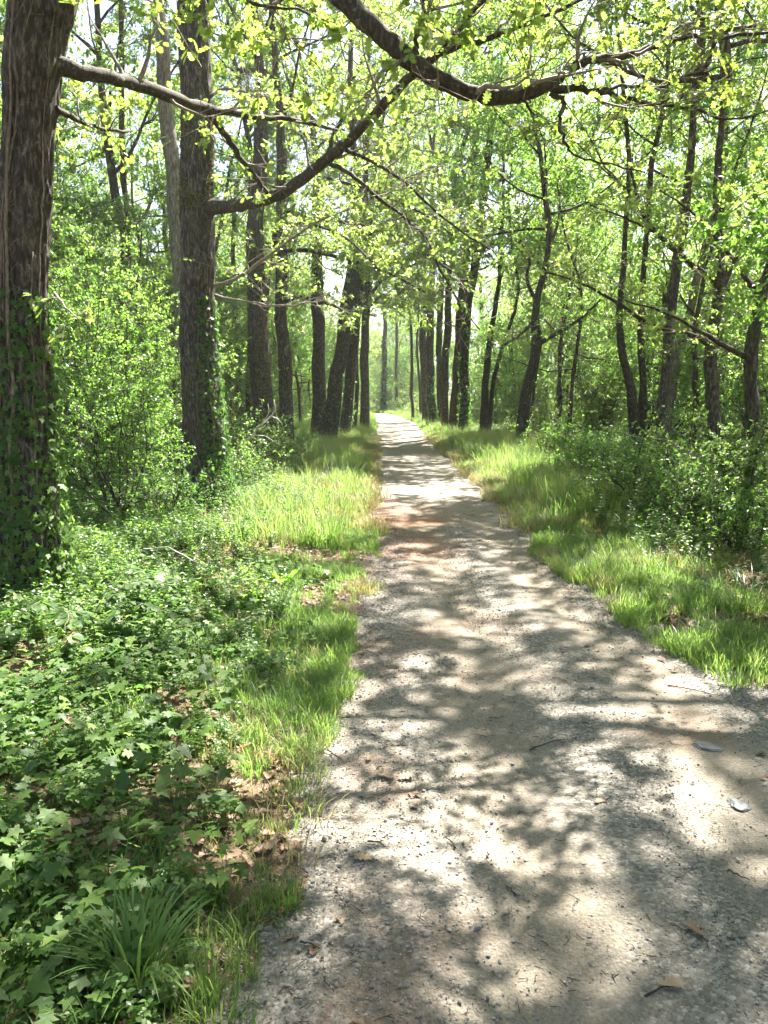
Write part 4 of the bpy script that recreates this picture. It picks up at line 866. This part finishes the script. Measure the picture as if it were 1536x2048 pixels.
do('weeds', herb+herb2, [
    (spread_pts(2600, 1.6, 5, 'L', .1, 3.5, 1, lambda x, Y, d: .1+.6*clump(x, Y, 1.5, .52, 11)), .5),
    (spread_pts(15000, 4.5, 16, 'L', .35, 8, 1, lambda x, Y, d: (.15+.85*clump(x, Y, 1.1, .42, 12))*np.clip(d/1.3, .3, 1)), .8),
    (spread_pts(12000, 5.5, 15, 'R', .5, 8, 1, lambda x, Y, d: (.1+.9*clump(x, Y, .8, .42, 13))*np.clip((d-.6)/1.2, 0, 1)), 1.0),
    (spread_pts(10000, 14, 34, 'B', 1.2, 14, 1), 1.3),
    (spread_pts(6000, 34, 80, 'B', 1.0, 22, 1), 2.2)])
do('leaf_litter', litter, [
    (spread_pts(220, 1.4, 12, 'B', -.5, 0, 1), .5),
    (spread_pts(10000, 1.4, 9, 'L', .0, 5, 1, None, 1.0), .7),
    (spread_pts(12000, 3.5, 12, 'R', .2, 6, 1), 1.0),
    (spread_pts(5000, 9, 25, 'B', 0.1, 7, 1), 1.2)], tilt=.15)
# loose gravel and grit on the path
peb = [stone_mesh(k, f) for k, f in enumerate((.45, .6, .5, .7, .4, .55))]
n = 70000; Yp = 1.3+8.2*g.random(n)**1.25; u = g.random(n); xp = xL(Yp)-.08+(xR(Yp)-xL(Yp)+.16)*u
tk = np.exp(-((u-.36)/.11)**2)+np.exp(-((u-.74)/.10)**2)
ok = g.random(n) < np.clip(1-.8*tk+.9*(fbm(xp*1.3, Yp*.6, 0*xp+2, 3)-.5), .05, 1); xp, Yp = xp[ok], Yp[ok]
def path_z(x, y):
    u = np.clip((x-xL(y))/(xR(y)-xL(y)), 0, 1)
    return np.maximum(.012*(fbm(x*2.2, y*2.2, 0*x, 4)-.5)+.010*(fbm(x*14, y*14, 0*x+4, 3)-.5)-.014*(np.exp(-((u-.36)/.11)**2)+np.exp(-((u-.74)/.10)**2)), -.02)+.006
sz = .0066*np.exp(g.normal(0, .42, len(xp)))+.0006*Yp
scatter('gravel', peb, np.column_stack([xp, Yp, path_z(xp, Yp)+sz*.12]), g.uniform(0, 6.28, len(xp)), g.normal(0, .35, (len(xp), 2)), np.clip(sz, .004, .028), g.integers(0, 6, len(xp)))
# small debris on the path
n = 1300; Yd = 1.4+11*g.random(n)**1.3; xd = xL(Yd)+(xR(Yd)-xL(Yd))*g.random(n)
debris = []
for k in range(4):
    B = MB(); rng = np.random.default_rng(80+k); A = rng.normal(0, .02, (3, 3))*[1, 1, .05]+[0, 0, .004]; D = rng.normal(0, .022, (3, 3))*[1, 1, .1]; B.prisms(A, A+D, .0014, .0008); debris.append(B.mesh('debris', M['bark_branch']))
scatter('path_debris', debris, np.column_stack([xd, Yd, path_z(xd, Yd)]), g.uniform(0, 6.28, n), g.normal(0, .05, (n, 2)), g.uniform(.5, 1.3, n), g.integers(0, 4, n))

# ------------------------------------------------------------------ creeping ivy in the corner: its nearest leaves one by one
iv = thing('creeping_ivy', 'ivy carpet of lobed green leaves over brown oak litter in the near left corner', 'ivy', (-1.5, 2.8, 0))
IV = [mesh('ivy_leaf', IVY[0]*s, [IVY[1]], M['ivy_leaf'], np.full(len(IVY[0]), v)) for s, v in ((1, .3), (1, .55), (1, .85), (1, .1))]
for k in range(290):
    for _ in range(20):
        Yv = 1.75+2.6*g.random(); d = .25+2.0*g.random(); xv = float(xL(Yv))-d
        if abs(xv) < .5*Yv+.35: break
    z = float(H(xv, Yv))+g.uniform(.05, .15)
    o = link('leaf', IV[k % 4], iv, (xv+1.5, Yv-2.8, z), (g.normal(-.1, .3), g.normal(0, .3), g.uniform(0, 6.28)), float(g.uniform(.045, .085)))

# ------------------------------------------------------------------ ivy climbing the trunks
def climbing_ivy(label, C, rr, base, z0, z1, n, leafsz, seed, sector=(0, 6.28), vines=(), n_ind=0, fade=True):
    rng = np.random.default_rng(seed)
    t = thing('climbing_ivy', label, 'ivy', base)
    zz = C[:, 2]
    def surf(z, a, off): 
        c = np.stack([np.interp(z, zz, C[:, k]) for k in range(2)], -1); r = np.interp(z, zz, rr)+off
        return np.stack([c[..., 0]+np.cos(a)*r, c[..., 1]+np.sin(a)*r, z], -1)
    LB = MB()
    z = z0+(z1-z0)*(rng.random(n)**(2.3 if fade else 1.0)); a = rng.uniform(*sector, n); p = surf(z, a, rng.uniform(.02, .09, n)*np.clip(1.4-(z-z0)/(z1-z0), .4, 1.3))
    out = np.stack([np.cos(a), np.sin(a), 0*a], 1); yd = rng.normal(0, .5, (n, 3)); yd[:, 2] -= .8; nr = out+rng.normal(0, .4, (n, 3)); nr[:, 2] += .35
    LB.leaves(IVY, p, yd, nr, leafsz*rng.uniform(.55, 1.2, n), np.clip(rng.normal(.4, .25, n), 0, 1))
    if n_ind: split_leaves(t, base, [LB], IVY, M['ivy_leaf'], n_ind, stuffname='foliage')
    else: link('foliage', LB.mesh('ivy', M['ivy_leaf']), t)
    for (za, zb, a0, a1, w) in vines:
        m = 26; zv = np.linspace(za, zb, m); av = np.linspace(a0, a1, m)+np.cumsum(rng.normal(0, .045, m)); B = MB()
        B.tube(surf(zv, av, .012+w*.5), np.linspace(w, w*.45, m)*rng.uniform(.85, 1.15, m), 6, True, .2)
        link('vine', B.mesh('vine', M['ivy_stem'], True), t)
        B = MB()
        for q in range(int(abs(zb-za)*7)):      # fine side rootlets hugging the bark
            zq = rng.uniform(za, zb); aq = np.interp(zq, zv, av); sg = rng.choice([-1, 1]); L = rng.uniform(.25, .9); k2 = np.linspace(0, 1, 7)
            B.tube(surf(zq+k2*rng.uniform(.05, .25)+rng.normal(0, .008, 7), aq+sg*k2*L+rng.normal(0, .02, 7), .010+0*k2), np.linspace(w*.35, w*.12, 7), 4, True)
        link('vine_side_shoot', B.mesh('shoots', M['ivy_stem'], True), t)
FR = -math.pi/2
climbing_ivy('ivy with pale stems climbing the big oak, dense about its foot', C1, r1_, b1, 0.05, 2.35, 2300, .060, 5, (FR-2.2, FR+2.2),
    [(.1, 5.2, FR+.1, FR-.15, .016), (.3, 3.4, FR-.9, FR-.6, .011), (.1, 2.6, FR+.8, FR+.9, .010), (1.5, 4.2, FR+1.1, FR+.7, .007), (2.2, 4.6, FR-.4, FR+.35, .006)], n_ind=280)
climbing_ivy('small-leaved ivy on the right flank of the second oak', C2, r2_, b2, 0.0, 2.9, 1700, .055, 6, (FR+.2, FR+2.2), [(.1, 3.0, FR+.7, FR+.9, .012)])
rest = [o for o in SC.objects if o.type == 'EMPTY' and o.get('category') == 'tree']
def ivy_on(key, label, n, z1, leafsz, seed, sector=(0, 6.28)):
    for o in rest:
        if key in o['label']:
            tr = [c for c in o.children if c.name.startswith('trunk')][0]; me = tr.data
            co = np.empty(len(me.vertices)*3, np.float32); me.vertices.foreach_get('co', co); co = co.reshape(-1, 3)
            zs = np.linspace(co[:, 2].min(), co[:, 2].max(), 20); C = []; r = []
            for z in zs:
                mk = np.abs(co[:, 2]-z) < .25; c = co[mk].mean(0); C.append([c[0], c[1], z]); r.append(np.linalg.norm(co[mk][:, :2]-c[:2], axis=1).mean())
            climbing_ivy(label, np.array(C), np.array(r), np.array(o.location), .0, z1, n, leafsz, seed, sector)
ivy_on('stout leaning trunk', 'dark glossy ivy about the foot of the stout leaning trunk', 600, 2.4, .065, 7)
ivy_on('slimmer leaning trunk', 'ivy on the foot of the slimmer leaning trunk', 350, 2.2, .065, 8)
ivy_on('ivy-wrapped thick trunk', 'ivy wrapping the nearest trunk of the right-hand row', 900, 2.8, .09, 9)
ivy_on('reddish ivy-footed', 'ivy at the foot of the reddish trunk in the right-hand row', 500, 2.5, .10, 10)
def moss_on(key, n, z0, z1, a0, a1, seed):
    for o in SC.objects:
        if o.type == 'EMPTY' and key in o.get('label', ''):
            me = [c for c in o.children if c.name.startswith('trunk')][0].data; rng = np.random.default_rng(seed)
            co = np.empty(len(me.vertices)*3, np.float32); me.vertices.foreach_get('co', co); co = co.reshape(-1, 3)
            ii = rng.integers(0, len(co), 90000); P_ = co[ii]; P_ = P_[(P_[:, 2] > z0) & (P_[:, 2] < z1)]
            cen = np.array([[co[np.abs(co[:, 2]-z) < .2][:, 0].mean(), co[np.abs(co[:, 2]-z) < .2][:, 1].mean()] for z in np.linspace(z0, z1, 12)])
            c = np.column_stack([np.interp(P_[:, 2], np.linspace(z0, z1, 12), cen[:, k]) for k in (0, 1)]); d = P_[:, :2]-c; a = np.arctan2(d[:, 1], d[:, 0])
            k = (a > a0) & (a < a1) & (fbm(P_[:, 0]*5, P_[:, 1]*5, P_[:, 2]*2, 3) > .47); P_, d = P_[k][:n], d[k][:n]; m = len(P_)
            out = np.column_stack([d, np.zeros(m)]); out /= np.linalg.norm(out, axis=1)[:, None]+1e-9
            B = MB(); B.leaves(DIAMOND, P_+out*.01+rng.normal(0, .012, (m, 3)), rng.normal(0, 1, (m, 3)), out+rng.normal(0, .4, (m, 3)), .035*rng.uniform(.5, 1.3, m), rng.random(m)); link('moss', B.mesh('moss', M['moss']), o)['kind'] = 'stuff'
moss_on('thick mossy tree', 2600, 1.2, 5.2, FR-.3, FR+2.0, 3)
moss_on('tall dark-barked oak', 900, 4.0, 5.2, FR-1.2, FR+2.2, 4)
ivy_on('ivy-green trunk', 'ivy clothing the trunk at the bend of the path', 1300, 6, .16, 11)

# ------------------------------------------------------------------ single plants
def grass_tussock(label, x, y, n, h, w, seed, leafm='grass', lean=.7, spread=.06, name='grass_tussock'):
    t = thing(name, label, 'grass tuft', (x, y, float(H(x, y)))); rng = np.random.default_rng(seed)
    for k in range(n):
        a = rng.uniform(0, 6.28); rr = spread*math.sqrt(rng.random()); p = np.array([math.cos(a)*rr, math.sin(a)*rr, 0]); a2 = a+rng.normal(0, .5)
        d = np.array([math.cos(a2), math.sin(a2), 0]); s = np.array([-d[1], d[0], 0]); ht = h*rng.uniform(.6, 1.15); ln = lean*rng.uniform(.4, 1.4); ww = w*rng.uniform(.7, 1.2)
        ts = np.linspace(0, 1, 8); c = np.array([p+d*ht*ln*q**1.8+np.array([0, 0, ht*(q-.45*ln*q**2.6)]) for q in ts]); prof = np.sin(np.clip(.35+ts*1.25, 0, 1.5708*1.0))*(1-ts**3)
        V = np.concatenate([np.array([c[i]-s*ww*prof[i]+[0, 0, ww*.3], c[i]+s*ww*prof[i]+[0, 0, ww*.3]]) for i in range(8)]); q = [[2*i, 2*i+1, 2*i+3, 2*i+2] for i in range(7)]
        link('blade', mesh('blade', V, [np.array(q)], M[leafm], np.full(16, float(np.clip(rng.normal(.25, .18), 0, 1)))), t)
gp = G(270, 1985)
grass_tussock('broad-bladed grass tussock at the very bottom left, beside the path edge', float(gp[0]), float(gp[1])+.02, 95, .27, .0045, 3, spread=.07)
p = G(1500, 1240); grass_tussock('big shaded grass tussock on the right verge, leaning over the path edge', p[0], p[1], 170, .42, .0028, 4, spread=.2, lean=.9)
p = G(1400, 1225); grass_tussock('smaller grass tussock just left of the big shaded one on the right verge', p[0], p[1], 120, .30, .0026, 5, spread=.16, lean=.9)
p = G(1090, 1010); grass_tussock('arching seed-headed grass clump at the right path edge', p[0], p[1], 60, .55, .003, 6, 'dry_grass', spread=.12, lean=.9)
p = G(580, 1240); grass_tussock('bright grass clump at the left path edge in the sun', p[0], p[1], 70, .22, .0022, 7, spread=.12, lean=.7)
# broad-leaved plant in the corner
def rosette(label, x, y, n, L, tpl, leafm, seed, el=(.6, 1.1), name='broadleaf_plant', stem=.03):
    t = thing(name, label, 'plant', (x, y, float(H(x, y)))); rng = np.random.default_rng(seed)
    for k in range(n):
        a = 6.28*k/n+rng.normal(0, .2); e = rng.uniform(*el); B = MB()
        d = np.array([math.cos(a)*math.cos(e), math.sin(a)*math.cos(e), math.sin(e)]); s0 = d*stem
        B.prisms(np.zeros((1, 3)), s0[None], .002, .0015, .3)
        B.leaves(tpl, s0[None], d[None], np.array([[-d[0]*.5, -d[1]*.5, 1.]]), np.array([L*rng.uniform(.8, 1.15)]), np.array([float(np.clip(rng.normal(.4, .15), 0, 1))]))
        link('leaf', B.mesh('leaf', M[leafm]), t)
rosette('broad-leaved light green plant with upright oval leaves in the bottom left corner', -1.18, 1.98, 9, .15, BROAD, 'herb_leaf', 5, (.5, 1.2))
p = G(565, 1185); rosette('dandelion-like rosette of upright leaves at the left path edge', p[0], p[1], 9, .2, OAK, 'green_leaf', 6, (.7, 1.2))
p = G(1125, 960); rosette('leafy green seedling on the sunny right verge', p[0]+.6, p[1], 7, .14, BROAD, 'herb_leaf', 7)
# bramble beside the ivy-clad oak
def bramble(label, base, stems, leafm='ivy_leaf', L=.075, seed=1):
    t = thing('bramble', label, 'bramble', base); rng = np.random.default_rng(seed)
    for (dx, dy, hh, ln) in stems:
        m = 9; k2 = np.linspace(0, 1, m); pts = np.stack([dx*k2, dy*k2, hh*np.sin(k2*2.4)/.98], 1)+rng.normal(0, .008, (m, 3)); pts[0, 2] = -.02
        B = MB(); B.tube(pts, np.linspace(.004, .0015, m), 5, True, var=.3); st = link('cane', B.mesh('cane', M['ivy_stem'], True), t)
        for q in range(2, m):
            for sgn in (-1, 1):
                a = math.atan2(dy, dx)+sgn*rng.uniform(.7, 1.5); pd = np.array([math.cos(a), math.sin(a), .25])*.05
                for w_ in (-.9, 0, .9):
                    B = MB(); y_ = np.array([math.cos(a+w_), math.sin(a+w_), -.15]); B.leaves(BROAD, (pts[q]+pd)[None], y_[None], np.array([[rng.normal(0, .25), rng.normal(0, .25), 1]]), np.array([L*rng.uniform(.8, 1.15)]), np.array([float(np.clip(rng.normal(.35, .15), 0, 1))]))
                    link('leaf', B.mesh('leaf', M[leafm]), st)
p = G(190, 1330)
bramble('dark bramble with oval toothed leaves spreading beside the foot of the ivy-clad oak', (p[0]-.15, p[1]+.2, float(H(p[0], p[1]))), [(.55, .1, .34, 0), (.35, .45, .36, 0), (.7, -.25, .26, 0), (-.2, -.45, .3, 0), (.1, -.5, .24, 0)], seed=2)
# upright leafy weeds on the right
def weed(label, x, y, h, n, leaf, seed, group=None):
    t = thing('tall_weed', label, 'plant', (x, y, float(H(x, y))), group=group); rng = np.random.default_rng(seed)
    pts = np.array([[.06*math.sin(q*2)*h, .05*q*q*h, q*h] for q in np.linspace(0, 1, 8)])+rng.normal(0, .006, (8, 3)); B = MB(); B.tube(pts, np.linspace(.004, .0015, 8), 5, True, var=.5)
    link('stem', B.mesh('stem', M['herb_leaf'], True), t); B = MB(); m = n; tt = np.linspace(.15, 1, m//4).repeat(4)[:m]; m = len(tt)
    pos = np.stack([np.interp(tt, np.linspace(0, 1, 8), pts[:, c]) for c in range(3)], 1); az = np.arange(m)*1.57+np.arange(m)//4*.7
    B.leaves(LEAF6, pos, np.stack([np.cos(az), np.sin(az), rng.normal(.25, .2, m)], 1), np.array([[0, 0, 1.]]*m)+rng.normal(0, .2, (m, 3)), leaf*(1.1-.6*tt)*rng.uniform(.8, 1.2, m), np.clip(rng.normal(.7, .15, m), 0, 1)); link('foliage', B.mesh('foliage', M['herb_leaf']), t)
for k in range(26):
    q = G(1180+340*g.random(), 1010+75*g.random()); weed('upright leafy weed in the sunny thicket right of the path', q[0], q[1]+g.uniform(-.4, .8), float(g.uniform(.35, .75)), 44, .075, 300+k, 'upright leafy weeds right of the path')
for k in range(10):
    q = G(470+230*g.random(), 1000+90*g.random()); weed('slender green weed among the low plants left of the path', q[0]-.3, q[1], float(g.uniform(.25, .45)), 36, .06, 340+k, 'slender weeds left of the path')

# ------------------------------------------------------------------ fallen wood
def stick(label, pts, rad, m='dead_wood', sub=(), name='fallen_branch', cat='branch', group=None):
    pts = np.array(pts, float); b = pts[0].copy(); t = thing(name, label, cat, b, group=group) if sub else None
    B = MB(); k = np.linspace(0, len(pts)-1, (len(pts)-1)*3+1); P2 = np.stack([np.interp(k, range(len(pts)), pts[:, c]) for c in range(3)], 1)-b
    P2[1:-1] += g.normal(0, rad*.5, P2[1:-1].shape)
    B.tube(P2, np.linspace(rad, rad*.4, len(P2)), 6, True, .2)
    if not sub: return link(name, B.mesh(name, M[m], True), None, b, None, None, None, label, cat, group)
    link('stem', B.mesh('stem', M[m], True), t)
    for s in sub:
        B = MB(); s = np.array(s)-b; B.tube(s, np.linspace(rad*.6, rad*.2, len(s)), 5, True, .15); link('side_twig', B.mesh('side_twig', M[m], True), t)
stick('bleached dead branch propped up in front of the mossy tree', [P(470, 915, 14), P(490, 885, 14), P(515, 855, 14), P(540, 835, 14), P(552, 820, 14), P(548, 800, 14)], .022,
      sub=[[P(515, 857, 14), P(530, 840, 13.9), P(538, 825, 13.8), P(536, 808, 13.8)], [P(500, 870, 14), P(530, 872, 14.1), P(560, 890, 14.2)], [P(542, 833, 14), P(556, 838, 14), P(566, 850, 14)]])
def gz(p, h=0.0): return np.array([p[0], p[1], float(H(p[0], p[1]))+h])
stick('pale stick standing up from the weeds left of the path', [gz(G(226, 1062)), P(216, 1035, G(226, 1062)[1]), P(205, 1010, G(226, 1062)[1]), P(197, 998, G(226, 1062)[1])], .012)
q = G(330, 1165); stick('long pale twig lying on the weeds beyond the bramble', [gz(G(290, 1160), .22), gz(G(340, 1168), .25), gz(G(390, 1190), .2), gz(G(420, 1200), .16)], .008, sub=[[gz(G(390, 1190), .2), gz(G(410, 1160), .3)]])
stick('dark rotting stick at the right path edge below the grass tussocks', [gz(G(1395, 1285), .02), gz(G(1440, 1295), .02), gz(G(1480, 1310), .01)], .014, 'bark_branch')
stick('bent dry bough with bare shoots among the bushes under the kinked oak', [P(1250, 870, 10), P(1330, 880, 10), P(1380, 905, 9.8), P(1420, 960, 9.6)], .012, 'bark_pale', sub=[[P(1380, 905, 9.8), P(1385, 850, 9.8), P(1400, 830, 9.8)], [P(1330, 880, 10), P(1300, 850, 10)]])
tw = [(655, 1505, 700, 1540), (735, 1690, 775, 1700), (600, 1890, 640, 1905), (540, 1830, 560, 1880), (1335, 1370, 1440, 1395), (1060, 1500, 1130, 1480), (1400, 1860, 1415, 1900), (1290, 1995, 1345, 1975), (910, 1700, 890, 1680), (1455, 1745, 1500, 1765), (1030, 1790, 1010, 1770), (650, 1960, 668, 1990)]
TWL = ['dark twig slanting across the gravel left of centre, above the curled leaf', 'little pale-brown twig below the folded tan leaf', 'dark twig at the left path edge near the bottom', 'upright dark twig among the grass tips at the lower left path edge',
       'long thin twig at the shaded right path edge', 'thin twig on the gravel in the middle of the path', 'short dark twig between the two tan leaves near the bottom right', 'twig right beside the tan bark-like leaf at the bottom right',
       'tiny twig in the big sun patch in the middle of the near path', 'twig on bare soil at the far right of the near path', 'tiny dark twig just right of the big sun patch', 'upright little twig in the bottom left sun patch']
for k, (a, b, c, d) in enumerate(tw):
    A, Bq = G(a, b), G(c, d); A[2] = float(path_z(A[0], A[1]))+.006; Bq[2] = float(path_z(Bq[0], Bq[1]))+.006; m = (A+Bq)/2+np.array([g.normal(0, .006), g.normal(0, .006), .004])
    stick(TWL[k], [A, m, Bq], .0035, 'bark_branch', name='twig', cat='twig')
# stones and fallen leaves on the path
def place_stone(label, x, y, w, flat, seed, m='slate', rot=.3, group=None, name='flat_stone', cuts=2, sink=.3):
    q = G(x, y); me = stone_mesh(seed, flat, cuts, m=m)
    return link(name, me, None, (q[0], q[1], float(path_z(q[0], q[1]))+w*flat*.5*(1-2*sink)*.5), (0, 0, rot), w, None, label, 'stone', group)
place_stone('large flat blue-grey stone embedded near the right path edge, the farther of the two', 1412, 1492, .15, .22, 501, rot=-.2)
place_stone('flat slate-blue stone embedded at the right of the path, the nearer of the two', 1475, 1607, .105, .22, 502, 'slate', -.9)
SM = [stone_mesh(600+k, f, 1) for k, f in enumerate((.5, .6, .45, .7, .55, .5))]
for k in range(200):
    Yv = 1.75+3.2*g.random()**1.3; u = g.random(); xv = float(xL(Yv))-.03+u*(float(xR(Yv)-xL(Yv))+.06)
    if abs(xv) > .5*(Yv+.6): continue
    s = float(np.clip(.017*math.exp(g.normal(0, .35)), .011, .04))
    link('pebble', SM[k % 6], None, (xv, Yv, float(path_z(xv, Yv))+s*.14), (g.normal(0, .2), g.normal(0, .2), g.uniform(0, 6.28)), s, None, 'small angular grey pebble lying loose on the path', 'pebble', 'loose pebbles on the path')
def fallen(label, x, y, L, rot, tpl=CURLED, tilt=.1, v=.8):
    q = G(x, y); me = mesh('fallen_leaf', tpl[0]*[1, 1, .8], [tpl[1]], M['dry_leaf'], np.full(len(tpl[0]), v))
    link('fallen_leaf', me, None, (q[0], q[1], float(path_z(q[0], q[1]))+.010), (tilt, tilt*.5, rot), L, None, label, 'leaf')
fallen('curled brown leaf on edge, uppermost leaf on the left half of the path', 735, 1530, .055, -.2, v=.7)
fallen('long folded tan leaf on the path just below the curled one', 745, 1555, .095, -1.9, v=.85)
fallen('dark brown crumpled leaf touching the long tan one', 795, 1562, .07, -1.5, v=.25)
fallen('yellowish lobed oak leaf lying flat in the right half of the path', 1190, 1612, .06, -.9, OAK, .05, .9)
fallen('pale brown leaf on the left half of the path below the folded tan one', 750, 1725, .075, 1.4, OAK, .06, .6)
fallen('tan bark-like leaf near the bottom right of the path', 1315, 1975, .07, -1.6, v=.9)
fallen('upright brown leaf right of the trodden track, above the bottom edge', 1405, 1880, .07, .4, v=.6)
fallen('small rusty leaf at the right edge of the path in the shade', 1330, 1325, .06, .4, v=.3)
# ------------------------------------------------------------------ labels of the many trees and bushes: where each is seen
LM = [(30, 'left of the ivy-clad oak'), (120, 'behind the ivy-clad oak'), (350, 'between the ivy-clad oak and the second oak'), (450, 'behind the second oak'), (560, 'beside the mossy tree'),
      (650, 'left of the leaning pair'), (735, 'behind the leaning pair'), (835, 'at the bend of the path'), (960, 'behind the right-hand row'), (1060, 'around the forked dark tree'),
      (1240, 'right of the curved trunk'), (1320, 'by the twin stems'), (1420, 'behind the tall upright trunk'), (1480, 'behind the kinked oak'), (1700, 'near the leaning trunk at the right edge')]
ORD = ['nearest', 'second nearest', 'third nearest', 'fourth nearest', 'fifth nearest', 'sixth nearest', 'seventh nearest', 'eighth nearest', 'ninth nearest', 'tenth nearest', 'eleventh nearest', 'twelfth nearest']
byl = {}
for o in [o for o in SC.objects if o.type == 'EMPTY' and 'group' in o and o.get('category') in ('tree', 'bush')]:
    if 'near end of the path' in o['group']: continue
    px = 768+FPX*o.location.x/max(o.location.y, 1)
    if px < -90 or px > 1640: continue
    place = next((t for lim, t in LM if px < lim), None) or LM[-1][1]
    ch = [c.data.name for c in o.children if c.data]
    kind = ('broad-crowned tree' if any('oak_' in c for c in ch) else 'slender tree' if any('slim_' in c for c in ch) else 'young bushy tree' if any('low_' in c for c in ch)
            else 'leafy tall bush' if o.get('group', '').startswith(('under', 'thicket')) else 'low bush')
    byl.setdefault(kind+' '+place, []).append(o)
for lab, os_ in byl.items():
    os_.sort(key=lambda o: o.location.y)
    for q, o in enumerate(os_):
        o['label'] = lab if len(os_) == 1 else lab+', '+(ORD[q]+' of those' if q < len(ORD) else 'one of the farthest')
# ------------------------------------------------------------------ thin woodland air
hz = bpy.data.materials.new('haze_air'); hz.use_nodes = True; n_ = hz.node_tree.nodes; n_.clear()
pv = n_.new('ShaderNodeVolumePrincipled'); pv.inputs['Color'].default_value = (.95, .96, .92, 1); pv.inputs['Density'].default_value = HAZE; pv.inputs['Anisotropy'].default_value = .3
ov = n_.new('ShaderNodeOutputMaterial'); hz.node_tree.links.new(pv.outputs[0], ov.inputs['Volume'])
hv = np.array([[x, y, z] for x in (-960, 960) for y in (-60, 1200) for z in (-1.6, 26)])
link('haze', mesh('haze', hv, [np.array([[0, 1, 3, 2], [4, 6, 7, 5], [0, 4, 5, 1], [2, 3, 7, 6], [0, 2, 6, 4], [1, 5, 7, 3]])], hz), kind='stuff')
print('OBJECTS', len(SC.objects))
